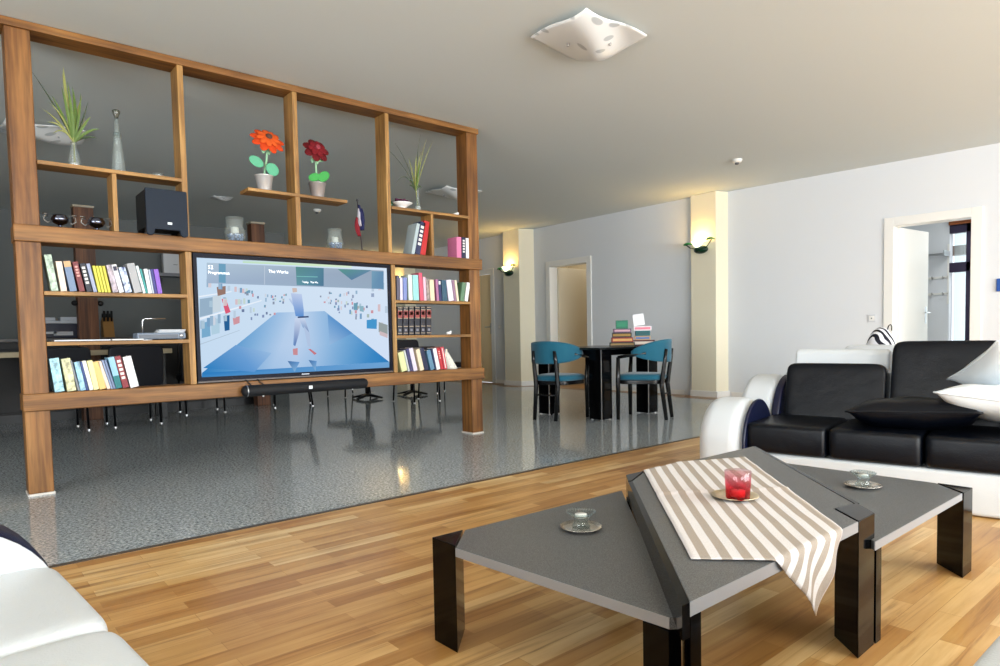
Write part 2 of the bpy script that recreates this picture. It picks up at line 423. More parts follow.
# hall behind the right door
struct(MB().box(8.2, 12.3, 0.2, 5.3, -0.12, 0.0).build('floor_hall', pm('hall_floor', (190, 180, 165), 0.3)))
# hall rear wall carries the coat rack
struct(MB().box(8.3, 10.6, 3.9, 4.0, 0, H).box(8.45, 12.2, 0.3, 0.42, 0, H).build('wall_hall', WALL))
HX = 10.6
wh = MB(); wh.box(HX, HX+0.14, 2.93, 4.0, 0, H).box(HX, HX+0.14, 0.4, 1.75, 0, H).box(HX, HX+0.14, 1.75, 2.93, 2.37, H)
struct(wh.build('wall_hall_outer', WALL))
WINDARK = pm('dark_window_frame', (44, 34, 60), 0.4); WINWOOD = wood_mat('orange_brown_timber', 1, (110, 56, 20), (150, 82, 34), (170, 100, 50))
wn = MB(); wn.box(HX-0.01, HX+0.09, 2.655, 2.735, 0, 2.27).box(HX-0.01, HX+0.09, 1.75, 1.83, 0, 2.27).box(HX-0.01, HX+0.09, 1.83, 2.655, 0, 0.1)
wn.box(HX-0.01, HX+0.09, 1.83, 2.93, 1.63, 1.76).box(HX-0.01, HX+0.09, 1.83, 2.93, 2.16, 2.27).box(HX-0.01, HX+0.09, 2.735, 2.93, 0, 0.1)
wf = struct(wn.build('window_4', WINDARK, bevel=0.004))
MB().box(HX+0.03, HX+0.045, 1.83, 2.88, 0.1, 1.63).box(HX+0.03, HX+0.045, 1.83, 2.88, 1.76, 2.16).build('window_glass', GLASS, wf)
struct(MB().box(HX-0.05, HX+0.14, 1.75, 2.93, 2.27, 2.37).build('trim_6', WINWOOD))

o = MB().box(12.6, 12.8, 1.5, 5.0, 2.05, 2.20).box(12.62, 12.7, 4.8, 4.9, 0, 2.05).box(12.62, 12.7, 1.6, 1.7, 0, 2.05).build('outside_awning', pm('brown_grey_awning', (150, 132, 122), 0.6))
tag(o, 'brown grey awning edge outside the hall window', 'awning')

# hall: coat rack on the outer wall, seen through the open door
t = thing('coat_rack', 'white wall coat rack with shelf and hooks in the hall behind the open door', 'coat rack', (HX, 3.12, 1.3))
rb = MB()
for yy in (-0.18, 0.18): rb.box(-0.012, 0.0, yy-0.012, yy+0.012, -0.1, 0.72)
rb.box(-0.012, 0, -0.18, 0.18, 0.255, 0.285).box(-0.012, 0, -0.18, 0.18, 0.03, 0.06)
rb.build('back_rail', WHITE, t, bevel=0.002)
sb = MB()
for q in range(5): sb.tube([(-0.03-0.05*q, -0.2, 0.58), (-0.03-0.05*q, 0.18, 0.58)], 0.008, 8)
sb.box(-0.25, 0, -0.2, -0.185, 0.55, 0.62).box(-0.25, 0, 0.165, 0.18, 0.55, 0.62)
sb.build('hat_shelf', METAL, t)
for zz in (0.045, 0.27):
    for q in range(3):
        yy = -0.13+0.13*q
        MB().tube([(-0.012, yy, zz), (-0.05, yy, zz-0.02), (-0.065, yy, zz+0.02)], 0.009, 8).build('hook', METAL, t)

# ------------------------------------------------------------------ oak room divider
YF, YB = 4.66, 4.82
DV = thing('room_divider', 'tall oak lattice room divider with shelves and posts standing on the granite floor', 'shelf unit', (2.0, 4.74, 0))
DO = (2.0, 4.74, 0)
def dpart(name, mb, mat, bevel=0.004, **k):
    o = mb.build(name, mat, DV, DO, bevel=bevel, **k)
    o.location = (0, 0, 0)
    return o
for a, b in ((0.338, 0.462), (3.612, 3.732)):
    dpart('post', MB().box(a, b, YF+0.012, YB+0.01, 0.012, 2.69), OAK_Z, 0.006)
    dpart('post_foot', MB().box(a-0.004, b+0.004, YF+0.006, YB+0.016, 0.0, 0.013), pm('pale_post_foot', (214, 208, 200), 0.5), 0.001)
dpart('top_beam', MB().box(0.2, 3.738, YF-0.005, YB+0.01, 2.687, 2.733), OAK_X, 0.004)
dpart('middle_beam', MB().box(0.331, 3.738, YF-0.02, YB+0.012, 1.479, 1.575), OAK_X, 0.006)
dpart('lower_beam', MB().box(0.331, 3.738, YF-0.02, YB+0.012, 0.498, 0.600), OAK_X, 0.006)
for a, b, z0, z1 in ((1.240, 1.276, 1.575, 2.687), (2.013, 2.050, 1.575, 2.687), (2.782, 2.818, 1.575, 2.687), (1.243, 1.281, 0.6, 1.479), (2.804, 2.840, 0.6, 1.479), (0.838, 0.864, 1.575, 1.932), (3.207, 3.232, 1.575, 1.928)):
    dpart('divider', MB().box(a, b, YF+0.002, YB, z0, z1), OAK_EDGE_Z, 0.002)
for a, b, z1 in ((0.462, 1.242, 1.954), (2.818, 3.612, 1.951), (1.669, 2.427, 1.953), (0.462, 1.244, 1.198), (0.462, 1.244, 0.900), (2.840, 3.612, 1.194), (2.840, 3.612, 0.903)):
    dpart('shelf_board', MB().box(a, b, YF+(0.004 if z1 < 1.5 else -0.006), YB, z1-0.023, z1), OAK_EDGE_X, 0.002)

# ------------------------------------------------------------------ television with the picture it shows
def screen_material():
    m = bpy.data.materials.new('screen_picture'); m.use_nodes = True
    t = m.node_tree; t.nodes.remove(t.nodes['Principled BSDF'])
    e = t.nodes.new('ShaderNodeEmission'); a = t.nodes.new('ShaderNodeVertexColor'); a.layer_name = 'Col'
    t.links.new(a.outputs['Color'], e.inputs['Color']); e.inputs['Strength'].default_value = 1.0
    t.links.new(e.outputs[0], t.nodes['Material Output'].inputs['Surface'])
    return m
SCREEN = [
    ([(1.315,1.446),(2.794,1.46),(2.77,0.629),(1.318,0.644)],[(200,222,242),(216,230,246),(208,224,246),(196,218,240)]),
    ([(1.849,1.084),(1.893,1.085),(1.806,1.0),(1.737,0.997)],[(152,188,225),(162,194,229),(148,186,224),(132,177,219)]),
    ([(1.893,1.085),(1.938,1.087),(1.876,1.002),(1.806,1.0)],[(162,194,229),(173,201,232),(165,196,229),(148,186,224)]),
    ([(1.938,1.087),(1.984,1.089),(1.947,1.005),(1.876,1.002)],[(173,201,232),(183,207,235),(182,206,235),(165,196,229)]),
    ([(1.984,1.089),(2.03,1.091),(2.019,1.008),(1.947,1.005)],[(183,207,235),(186,208,236),(186,208,236),(182,206,235)]),
    ([(2.03,1.091),(2.077,1.092),(2.093,1.011),(2.019,1.008)],[(186,208,236),(180,205,234),(177,203,233),(186,208,236)]),
    ([(2.077,1.092),(2.124,1.094),(2.169,1.014),(2.093,1.011)],[(180,205,234),(170,199,231),(160,193,228),(177,203,233)]),
    ([(2.124,1.094),(2.172,1.096),(2.246,1.017),(2.169,1.014)],[(170,199,231),(159,193,228),(143,183,222),(160,193,228)]),
    ([(2.172,1.096),(2.22,1.098),(2.324,1.021),(2.246,1.017)],[(159,193,228),(150,187,224),(128,174,218),(143,183,222)]),
    ([(1.737,0.997),(1.806,1.0),(1.72,0.916),(1.629,0.912)],[(132,177,219),(148,186,224),(134,178,220),(111,165,212)]),
    ([(1.806,1.0),(1.876,1.002),(1.814,0.919),(1.72,0.916)],[(148,186,224),(165,196,229),(157,192,227),(134,178,220)]),
    ([(1.876,1.002),(1.947,1.005),(1.91,0.922),(1.814,0.919)],[(165,196,229),(182,206,235),(180,205,234),(157,192,227)]),
    ([(1.947,1.005),(2.019,1.008),(2.009,0.926),(1.91,0.922)],[(182,206,235),(186,208,236),(186,208,236),(180,205,234)]),
    ([(2.019,1.008),(2.093,1.011),(2.11,0.93),(2.009,0.926)],[(186,208,236),(177,203,233),(173,201,232),(186,208,236)]),
    ([(2.093,1.011),(2.169,1.014),(2.214,0.933),(2.11,0.93)],[(177,203,233),(160,193,228),(150,187,225),(173,201,232)]),
    ([(2.169,1.014),(2.246,1.017),(2.321,0.937),(2.214,0.933)],[(160,193,228),(143,183,222),(127,174,217),(150,187,225)]),
    ([(2.246,1.017),(2.324,1.021),(2.431,0.941),(2.321,0.937)],[(143,183,222),(128,174,218),(106,162,211),(127,174,217)]),
    ([(1.629,0.912),(1.72,0.916),(1.636,0.834),(1.523,0.83)],[(111,165,212),(134,178,220),(120,170,215),(91,153,206)]),
    ([(1.72,0.916),(1.814,0.919),(1.753,0.837),(1.636,0.834)],[(134,178,220),(157,192,227),(150,187,225),(120,170,215)]),
    ([(1.814,0.919),(1.91,0.922),(1.873,0.84),(1.753,0.837)],[(157,192,227),(180,205,234),(179,204,234),(150,187,225)]),
    ([(1.91,0.922),(2.009,0.926),(1.998,0.844),(1.873,0.84)],[(180,205,234),(186,208,236),(186,208,236),(179,204,234)]),
    ([(2.009,0.926),(2.11,0.93),(2.127,0.847),(1.998,0.844)],[(186,208,236),(173,201,232),(170,199,231),(186,208,236)]),
    ([(2.11,0.93),(2.214,0.933),(2.26,0.851),(2.127,0.847)],[(173,201,232),(150,187,225),(140,182,222),(170,199,231)]),
    ([(2.214,0.933),(2.321,0.937),(2.398,0.855),(2.26,0.851)],[(150,187,225),(127,174,217),(111,165,212),(140,182,222)]),
    ([(2.321,0.937),(2.431,0.941),(2.541,0.859),(2.398,0.855)],[(127,174,217),(106,162,211),(84,149,204),(111,165,212)]),
    ([(1.523,0.83),(1.636,0.834),(1.554,0.753),(1.42,0.75)],[(91,153,206),(120,170,215),(100,158,209),(64,138,198)]),
    ([(1.636,0.834),(1.753,0.837),(1.693,0.756),(1.554,0.753)],[(120,170,215),(150,187,225),(135,179,220),(100,158,209)]),
    ([(1.753,0.837),(1.873,0.84),(1.837,0.759),(1.693,0.756)],[(150,187,225),(179,204,234),(171,199,231),(135,179,220)]),
    ([(1.873,0.84),(1.998,0.844),(1.987,0.762),(1.837,0.759)],[(179,204,234),(186,208,236),(180,204,234),(171,199,231)]),
    ([(1.998,0.844),(2.127,0.847),(2.144,0.765),(1.987,0.762)],[(186,208,236),(170,199,231),(160,193,228),(180,204,234)]),
    ([(2.127,0.847),(2.26,0.851),(2.307,0.768),(2.144,0.765)],[(170,199,231),(140,182,222),(124,172,216),(160,193,228)]),
    ([(2.26,0.851),(2.398,0.855),(2.477,0.771),(2.307,0.768)],[(140,182,222),(111,165,212),(88,152,205),(124,172,216)]),
    ([(2.398,0.855),(2.541,0.859),(2.654,0.775),(2.477,0.771)],[(111,165,212),(84,149,204),(55,133,195),(88,152,205)]),
    ([(1.42,0.75),(1.554,0.753),(1.474,0.674),(1.321,0.673)],[(64,138,198),(100,158,209),(79,147,202),(40,124,190)]),
    ([(1.554,0.753),(1.693,0.756),(1.634,0.676),(1.474,0.674)],[(100,158,209),(135,179,220),(121,171,216),(79,147,202)]),
    ([(1.693,0.756),(1.837,0.759),(1.801,0.678),(1.634,0.676)],[(135,179,220),(171,199,231),(163,195,229),(121,171,216)]),
    ([(1.837,0.759),(1.987,0.762),(1.977,0.68),(1.801,0.678)],[(171,199,231),(180,204,234),(173,201,232),(163,195,229)]),
    ([(1.987,0.762),(2.144,0.765),(2.161,0.682),(1.977,0.68)],[(180,204,234),(160,193,228),(150,187,225),(173,201,232)]),
    ([(2.144,0.765),(2.307,0.768),(2.354,0.684),(2.161,0.682)],[(160,193,228),(124,172,216),(108,163,211),(150,187,225)]),
    ([(2.307,0.768),(2.477,0.771),(2.557,0.686),(2.354,0.684)],[(124,172,216),(88,152,205),(66,139,198),(108,163,211)]),
    ([(2.477,0.771),(2.654,0.775),(2.771,0.688),(2.557,0.686)],[(88,152,205),(55,133,195),(40,124,190),(66,139,198)]),
    ([(1.321,0.673),(2.771,0.688),(2.77,0.629),(1.318,0.644)],[(36,120,188),(110,164,214),(110,160,208),(60,134,196)]),
    ([(1.33,0.706),(1.55,0.856),(1.801,0.792),(1.674,0.662)],[(40,126,190),(110,160,212),(150,186,224),(96,152,210)]),
    ([(2.244,1.075),(2.449,0.928),(2.252,0.839)],[(96,150,205),(84,142,200),(150,185,222)]),
    ([(1.918,0.73),(2.009,0.719),(1.968,0.647)],[(60,105,160),(100,150,205),(130,175,215)]),
    ([(2.079,0.731),(2.143,0.721),(2.132,0.646)],[(60,105,160),(100,150,205),(130,175,215)]),
    ([(1.32,1.19),(1.537,1.229),(1.537,1.223),(1.32,1.18)],(232,240,250)),
    ([(1.321,1.043),(1.743,1.172),(1.743,1.165),(1.32,1.029)],(232,240,250)),
    ([(1.314,0.868),(1.581,0.96),(1.581,0.956),(1.314,0.862)],(176,196,214)),
    ([(1.326,1.17),(1.41,1.185),(1.405,1.07),(1.321,1.049)],(150,176,198)),
    ([(1.41,1.192),(1.463,1.2),(1.459,1.091),(1.406,1.077)],(200,214,224)),
    ([(1.468,1.173),(1.495,1.18),(1.525,1.085),(1.491,1.071)],(216,92,120)),
    ([(1.439,1.254),(1.499,1.263),(1.496,1.208),(1.443,1.193)],(150,120,110)),
    ([(1.477,1.057),(1.517,1.064),(1.513,0.96),(1.48,0.954)],(40,96,150)),
    ([(1.332,1.009),(1.384,1.023),(1.386,0.921),(1.328,0.908)],(120,170,205)),
    ([(1.391,1.029),(1.45,1.043),(1.446,0.941),(1.393,0.928)],(176,206,224)),
    ([(1.537,1.043),(1.585,1.057),(1.583,1.009),(1.542,0.995)],(206,150,160)),
    ([(1.458,1.278),(1.477,1.28),(1.476,1.239),(1.457,1.239)],(120,160,196)),
    ([(1.591,1.17),(1.606,1.171),(1.605,1.14),(1.59,1.14)],(186,204,222)),
    ([(1.544,1.093),(1.56,1.094),(1.558,1.042),(1.542,1.042)],(186,204,222)),
    ([(1.451,1.291),(1.47,1.292),(1.468,1.24),(1.449,1.24)],(150,180,206)),
    ([(1.769,1.187),(1.78,1.188),(1.779,1.16),(1.768,1.16)],(150,180,206)),
    ([(1.438,1.069),(1.457,1.07),(1.455,1.007),(1.436,1.007)],(150,180,206)),
    ([(1.782,1.212),(1.793,1.213),(1.792,1.193),(1.782,1.192)],(150,180,206)),
    ([(1.484,1.183),(1.503,1.184),(1.5,1.128),(1.482,1.127)],(196,214,206)),
    ([(1.367,1.044),(1.389,1.044),(1.386,0.984),(1.365,0.984)],(120,160,196)),
    ([(1.61,1.248),(1.625,1.249),(1.623,1.217),(1.608,1.217)],(214,190,196)),
    ([(1.479,1.185),(1.497,1.186),(1.495,1.127),(1.477,1.127)],(150,180,206)),
    ([(1.324,1.024),(1.346,1.024),(1.344,0.97),(1.322,0.97)],(150,180,206)),
    ([(1.811,1.209),(1.821,1.21),(1.82,1.188),(1.81,1.188)],(120,160,196)),
    ([(1.559,1.173),(1.576,1.174),(1.574,1.136),(1.558,1.136)],(214,190,196)),
    ([(1.408,1.046),(1.428,1.046),(1.426,0.998),(1.406,0.998)],(186,204,222)),
    ([(1.375,1.306),(1.396,1.307),(1.394,1.251),(1.373,1.251)],(150,180,206)),
    ([(1.614,1.181),(1.629,1.182),(1.628,1.142),(1.613,1.142)],(196,214,206)),
    ([(1.399,1.053),(1.42,1.054),(1.417,0.995),(1.397,0.995)],(206,214,226)),
    ([(1.557,1.26),(1.573,1.261),(1.572,1.225),(1.555,1.225)],(214,190,196)),
    ([(1.476,1.171),(1.495,1.172),(1.493,1.127),(1.475,1.127)],(196,214,206)),
    ([(1.679,1.113),(1.692,1.114),(1.691,1.087),(1.678,1.087)],(196,214,206)),
    ([(1.385,1.292),(1.406,1.294),(1.404,1.25),(1.383,1.249)],(214,206,214)),
    ([(1.477,1.176),(1.496,1.177),(1.494,1.127),(1.475,1.127)],(214,206,214)),
    ([(1.387,1.057),(1.408,1.058),(1.405,0.991),(1.384,0.991)],(150,180,206)),
    ([(1.583,1.251),(1.599,1.252),(1.597,1.221),(1.582,1.221)],(206,214,226)),
    ([(1.84,1.19),(1.849,1.191),(1.848,1.168),(1.839,1.168)],(196,214,206)),
    ([(1.33,1.025),(1.352,1.026),(1.35,0.972),(1.328,0.972)],(170,196,214)),
    ([(1.767,1.217),(1.778,1.218),(1.777,1.195),(1.766,1.194)],(206,214,226)),
    ([(1.486,1.167),(1.504,1.168),(1.502,1.128),(1.484,1.128)],(214,190,196)),
    ([(1.481,1.063),(1.499,1.064),(1.498,1.022),(1.479,1.022)],(170,196,214)),
    ([(1.511,1.265),(1.529,1.266),(1.527,1.232),(1.509,1.231)],(186,204,222)),
    ([(1.577,1.175),(1.593,1.176),(1.592,1.138),(1.576,1.138)],(196,214,206)),
    ([(1.902,1.173),(1.909,1.174),(1.908,1.16),(1.902,1.16)],(214,190,196)),
    ([(1.893,1.19),(1.9,1.191),(1.9,1.177),(1.893,1.176)],(214,206,214)),
    ([(1.387,1.159),(1.407,1.161),(1.406,1.117),(1.385,1.117)],(170,196,214)),
    ([(1.657,1.12),(1.67,1.121),(1.669,1.079),(1.655,1.079)],(186,204,222)),
    ([(1.633,1.25),(1.647,1.251),(1.646,1.214),(1.632,1.214)],(196,214,206)),
    ([(1.903,1.185),(1.91,1.186),(1.909,1.175),(1.903,1.175)],(150,180,206)),
    ([(1.763,1.137),(1.774,1.138),(1.773,1.114),(1.763,1.114)],(214,206,214)),
    ([(1.594,1.253),(1.609,1.254),(1.608,1.22),(1.592,1.219)],(120,160,196)),
    ([(2.479,1.162),(2.495,1.163),(2.494,1.133),(2.478,1.132)],(214,190,196)),
    ([(2.353,1.135),(2.365,1.136),(2.364,1.107),(2.352,1.107)],(214,206,214)),
    ([(2.485,1.26),(2.502,1.261),(2.501,1.234),(2.485,1.233)],(150,180,206)),
    ([(2.357,1.176),(2.369,1.177),(2.368,1.153),(2.356,1.153)],(214,206,214)),
    ([(2.438,1.098),(2.453,1.099),(2.452,1.071),(2.437,1.071)],(196,214,206)),
    ([(2.258,1.211),(2.266,1.212),(2.265,1.194),(2.257,1.193)],(206,214,226)),
    ([(2.746,1.143),(2.773,1.144),(2.771,1.088),(2.744,1.088)],(186,204,222)),
    ([(2.477,1.082),(2.494,1.083),(2.493,1.055),(2.476,1.055)],(214,206,214)),
    ([(2.719,1.331),(2.744,1.332),(2.742,1.275),(2.717,1.274)],(170,196,214)),
    ([(2.399,1.175),(2.413,1.176),(2.412,1.146),(2.398,1.146)],(196,214,206)),
    ([(2.646,1.034),(2.669,1.034),(2.667,0.983),(2.644,0.984)],(150,180,206)),
    ([(2.403,1.244),(2.416,1.246),(2.415,1.219),(2.402,1.219)],(214,190,196)),
    ([(2.268,1.187),(2.277,1.188),(2.276,1.168),(2.268,1.168)],(214,206,214)),
    ([(2.253,1.166),(2.261,1.167),(2.26,1.15),(2.252,1.15)],(170,196,214)),
    ([(2.629,1.3),(2.651,1.301),(2.649,1.259),(2.627,1.258)],(186,204,222)),
    ([(2.68,1.156),(2.704,1.157),(2.702,1.099),(2.678,1.099)],(214,190,196)),
    ([(2.516,1.081),(2.534,1.082),(2.533,1.038),(2.515,1.038)],(120,160,196)),
    ([(2.341,1.224),(2.352,1.225),(2.352,1.208),(2.341,1.208)],(170,196,214)),
    ([(2.238,1.188),(2.246,1.189),(2.245,1.173),(2.238,1.173)],(206,214,226)),
    ([(2.427,1.11),(2.442,1.111),(2.441,1.076),(2.426,1.076)],(120,160,196)),
    ([(2.69,1.322),(2.714,1.324),(2.712,1.27),(2.688,1.269)],(214,206,214)),
    ([(2.311,1.181),(2.322,1.182),(2.321,1.161),(2.311,1.161)],(214,190,196)),
    ([(2.7,1.013),(2.725,1.014),(2.724,0.96),(2.698,0.961)],(206,214,226)),
    ([(2.249,1.206),(2.257,1.207),(2.257,1.192),(2.249,1.192)],(214,190,196)),
    ([(2.515,1.159),(2.532,1.16),(2.531,1.127),(2.513,1.126)],(170,196,214)),
    ([(2.251,1.161),(2.259,1.162),(2.259,1.15),(2.251,1.15)],(186,204,222)),
    ([(2.381,1.238),(2.394,1.239),(2.393,1.215),(2.38,1.215)],(206,214,226)),
    ([(2.273,1.183),(2.282,1.184),(2.282,1.167),(2.273,1.167)],(120,160,196)),
    ([(2.332,1.142),(2.343,1.143),(2.342,1.116),(2.331,1.116)],(120,160,196)),
    ([(2.349,1.232),(2.361,1.233),(2.36,1.21),(2.348,1.209)],(120,160,196)),
    ([(1.6,1.104),(1.619,1.106),(1.618,1.085),(1.6,1.085)],(110,126,160)),
    ([(1.822,1.161),(1.836,1.163),(1.835,1.142),(1.821,1.142)],(140,150,170)),
    ([(1.87,1.169),(1.885,1.171),(1.884,1.16),(1.87,1.16)],(110,156,184)),
    ([(1.821,1.183),(1.837,1.185),(1.836,1.172),(1.821,1.172)],(130,146,184)),
    ([(2.186,1.213),(2.198,1.215),(2.198,1.201),(2.186,1.201)],(140,150,170)),
    ([(2.409,1.16),(2.424,1.162),(2.423,1.146),(2.408,1.146)],(150,166,196)),
    ([(2.616,1.107),(2.638,1.109),(2.637,1.084),(2.615,1.084)],(206,150,160)),
    ([(2.579,1.077),(2.6,1.078),(2.599,1.05),(2.578,1.05)],(170,186,180)),
    ([(2.448,1.171),(2.461,1.172),(2.46,1.149),(2.447,1.149)],(206,150,160)),
    ([(2.328,1.184),(2.343,1.186),(2.343,1.167),(2.327,1.167)],(170,186,180)),
    ([(1.896,1.18),(1.908,1.182),(1.907,1.17),(1.896,1.17)],(170,186,180)),
    ([(2.215,1.17),(2.231,1.172),(2.23,1.159),(2.215,1.159)],(206,150,160)),
    ([(1.672,1.236),(1.683,1.237),(1.682,1.214),(1.672,1.213)],(110,156,184)),
    ([(1.688,1.074),(1.698,1.076),(1.698,1.061),(1.687,1.061)],(110,126,160)),
    ([(2.623,1.242),(2.649,1.244),(2.648,1.214),(2.622,1.214)],(150,166,196)),
    ([(2.473,1.106),(2.492,1.108),(2.491,1.084),(2.473,1.083)],(206,150,160)),
    ([(2.478,1.078),(2.493,1.079),(2.492,1.059),(2.477,1.059)],(150,166,196)),
    ([(1.644,1.171),(1.66,1.172),(1.659,1.148),(1.644,1.147)],(110,156,184)),
    ([(1.703,1.075),(1.715,1.077),(1.714,1.06),(1.702,1.06)],(130,146,184)),
    ([(1.894,1.165),(1.905,1.166),(1.905,1.149),(1.893,1.148)],(110,126,160)),
    ([(2.454,1.226),(2.466,1.228),(2.466,1.202),(2.453,1.201)],(140,150,170)),
    ([(2.444,1.196),(2.457,1.198),(2.456,1.181),(2.444,1.181)],(150,166,196)),
    ([(2.386,1.149),(2.398,1.15),(2.397,1.127),(2.386,1.127)],(130,146,184)),
    ([(1.915,1.219),(1.929,1.221),(1.928,1.205),(1.915,1.205)],(170,186,180)),
    ([(2.417,1.252),(2.431,1.253),(2.43,1.231),(2.416,1.231)],(150,166,196)),
    ([(1.677,1.215),(1.688,1.217),(1.687,1.193),(1.677,1.193)],(206,150,160)),
    ([(2.458,1.222),(2.471,1.224),(2.47,1.205),(2.457,1.205)],(150,166,196)),
    ([(2.494,1.141),(2.514,1.143),(2.514,1.119),(2.494,1.119)],(170,186,180)),
    ([(1.712,1.198),(1.724,1.2),(1.723,1.182),(1.711,1.182)],(110,126,160)),
    ([(1.886,1.201),(1.897,1.202),(1.896,1.186),(1.886,1.186)],(110,156,184)),
    ([(1.625,1.226),(1.644,1.228),(1.643,1.211),(1.624,1.21)],(140,150,170)),
    ([(1.92,1.221),(1.928,1.223),(1.927,1.205),(1.92,1.205)],(110,156,184)),
    ([(1.647,1.238),(1.665,1.24),(1.665,1.22),(1.647,1.22)],(110,156,184)),
    ([(1.827,1.082),(1.841,1.083),(1.84,1.066),(1.826,1.066)],(206,150,160)),
    ([(2.546,1.128),(2.561,1.129),(2.56,1.106),(2.545,1.106)],(206,150,160)),
    ([(1.794,1.072),(1.808,1.074),(1.808,1.063),(1.794,1.063)],(140,150,170)),
    ([(1.77,1.087),(1.783,1.088),(1.782,1.069),(1.769,1.069)],(110,126,160)),
    ([(2.325,1.122),(2.344,1.123),(2.343,1.102),(2.325,1.101)],(130,146,184)),
    ([(2.485,1.133),(2.503,1.135),(2.502,1.108),(2.484,1.108)],(206,150,160)),
    ([(2.26,1.245),(2.273,1.246),(2.272,1.227),(2.259,1.227)],(140,150,170)),
    ([(1.636,1.224),(1.653,1.226),(1.652,1.202),(1.635,1.202)],(140,150,170)),
    ([(1.742,1.066),(1.758,1.068),(1.757,1.047),(1.741,1.047)],(130,146,184)),
    ([(2.451,1.135),(2.463,1.137),(2.462,1.114),(2.45,1.114)],(130,146,184)),
    ([(1.819,1.204),(1.829,1.206),(1.828,1.188),(1.818,1.188)],(206,150,160)),
    ([(2.31,1.193),(2.325,1.195),(2.325,1.184),(2.31,1.184)],(110,126,160)),
    ([(1.583,1.126),(1.599,1.128),(1.598,1.107),(1.582,1.107)],(206,150,160)),
    ([(2.489,1.167),(2.503,1.169),(2.502,1.154),(2.488,1.154)],(110,126,160)),
    ([(2.299,1.139),(2.311,1.141),(2.311,1.123),(2.298,1.123)],(110,156,184)),
    ([(1.839,1.206),(1.849,1.208),(1.848,1.197),(1.838,1.197)],(110,126,160)),
    ([(1.66,1.049),(1.672,1.051),(1.671,1.029),(1.66,1.029)],(130,146,184)),
    ([(2.522,1.124),(2.543,1.126),(2.542,1.099),(2.521,1.098)],(206,150,160)),
    ([(2.573,1.144),(2.588,1.146),(2.588,1.125),(2.572,1.125)],(110,126,160)),
    ([(2.271,1.238),(2.284,1.24),(2.284,1.229),(2.271,1.229)],(110,156,184)),
    ([(2.308,1.166),(2.324,1.168),(2.323,1.146),(2.308,1.146)],(130,146,184)),
    ([(2.617,1.04),(2.64,1.041),(2.64,1.014),(2.616,1.014)],(110,156,184)),
    ([(1.638,1.232),(1.651,1.234),(1.651,1.216),(1.637,1.216)],(110,156,184)),
    ([(2.335,1.094),(2.346,1.096),(2.346,1.082),(2.335,1.082)],(130,146,184)),
    ([(2.476,1.058),(2.489,1.06),(2.488,1.034),(2.475,1.034)],(140,150,170)),
    ([(2.473,1.157),(2.494,1.159),(2.493,1.135),(2.472,1.135)],(110,126,160)),
    ([(1.759,1.137),(1.771,1.138),(1.77,1.119),(1.758,1.119)],(110,156,184)),
    ([(1.904,1.215),(1.914,1.217),(1.913,1.205),(1.903,1.205)],(206,150,160)),
    ([(2.265,1.165),(2.276,1.166),(2.276,1.152),(2.264,1.152)],(140,150,170)),
    ([(2.575,1.03),(2.665,1.038),(2.663,0.958),(2.573,0.963)],(70,150,205)),
    ([(2.683,1.014),(2.765,0.99),(2.762,0.9),(2.68,0.934)],(150,160,160)),
    ([(2.466,1.163),(2.5,1.163),(2.498,1.108),(2.464,1.108)],(110,160,180)),
    ([(2.517,1.14),(2.552,1.141),(2.551,1.093),(2.516,1.101)],(140,180,195)),
    ([(2.689,0.942),(2.762,0.916),(2.761,0.884),(2.688,0.909)],(206,186,190)),
    ([(1.38,1.416),(2.742,1.429),(2.737,1.28),(1.375,1.278)],[(176,196,214),(150,166,186),(150,170,190),(160,180,205)]),
    ([(1.621,1.449),(2.458,1.455),(2.458,1.435),(1.62,1.428)],[(200,222,240),(222,240,206),(214,236,220),(190,226,180)]),
    ([(2.004,1.422),(2.224,1.423),(2.219,1.287),(2.006,1.287)],[(90,140,140),(84,130,150),(80,120,150),(100,150,165)]),
    ([(2.339,1.421),(2.633,1.428),(2.454,1.341)],[(90,150,140),(100,140,165),(90,126,160)]),
    ([(2.633,1.42),(2.742,1.421),(2.737,1.28),(2.628,1.28)],[(120,160,185),(100,140,175),(100,140,175),(110,150,180)]),
    ([(1.771,1.414),(1.775,1.414),(1.77,1.282),(1.766,1.282)],(196,208,222)),
    ([(2.009,1.353),(2.173,1.356),(2.173,1.351),(2.009,1.349)],(130,200,196)),
    ([(1.458,1.414),(1.504,1.413),(1.499,1.283),(1.453,1.285)],(110,160,190)),
    ([(1.971,1.264),(2.006,1.265),(2.008,1.236),(1.974,1.231)],(206,186,178)),
    ([(1.942,1.183),(1.953,1.19),(1.993,1.14),(1.985,1.118)],[(176,196,226),(200,214,238),(150,178,222),(150,178,222)]),
    ([(1.959,1.227),(2.043,1.222),(2.054,1.104),(2.052,1.052),(1.99,1.059)],[(186,202,232),(190,206,236),(120,160,214),(86,140,206),(96,146,210)]),
    ([(2.006,1.055),(2.091,1.06),(2.091,1.049),(2.005,1.044)],(50,70,110)),
    ([(1.982,1.044),(2.036,1.045),(2.017,0.941),(1.979,0.838),(1.964,0.846)],[(200,214,238),(204,216,238),(180,200,230),(80,116,176),(110,150,200)]),
    ([(2.013,1.044),(2.059,1.045),(2.094,0.925),(2.041,0.978)],[(200,212,236),(204,216,238),(90,120,170),(140,170,210)]),
    ([(2.049,0.985),(2.095,0.933),(2.099,0.828),(2.075,0.836)],(176,196,226)),
    ([(1.959,0.817),(1.997,0.823),(1.995,0.771),(1.961,0.773)],(200,140,148)),
    ([(2.078,0.813),(2.098,0.813),(2.145,0.778),(2.128,0.767)],(196,120,130)),
]
TV = thing('television', 'large flat television showing a bright store aisle, set in the oak divider', 'television', (2.045, 4.70, 0.605))
TO = (2.045, 4.70, 0.605)
def tvpart(name, mb, mat, **k):
    o = mb.build(name, mat, TV, TO, **k); o.location = (0, 0, 0); return o
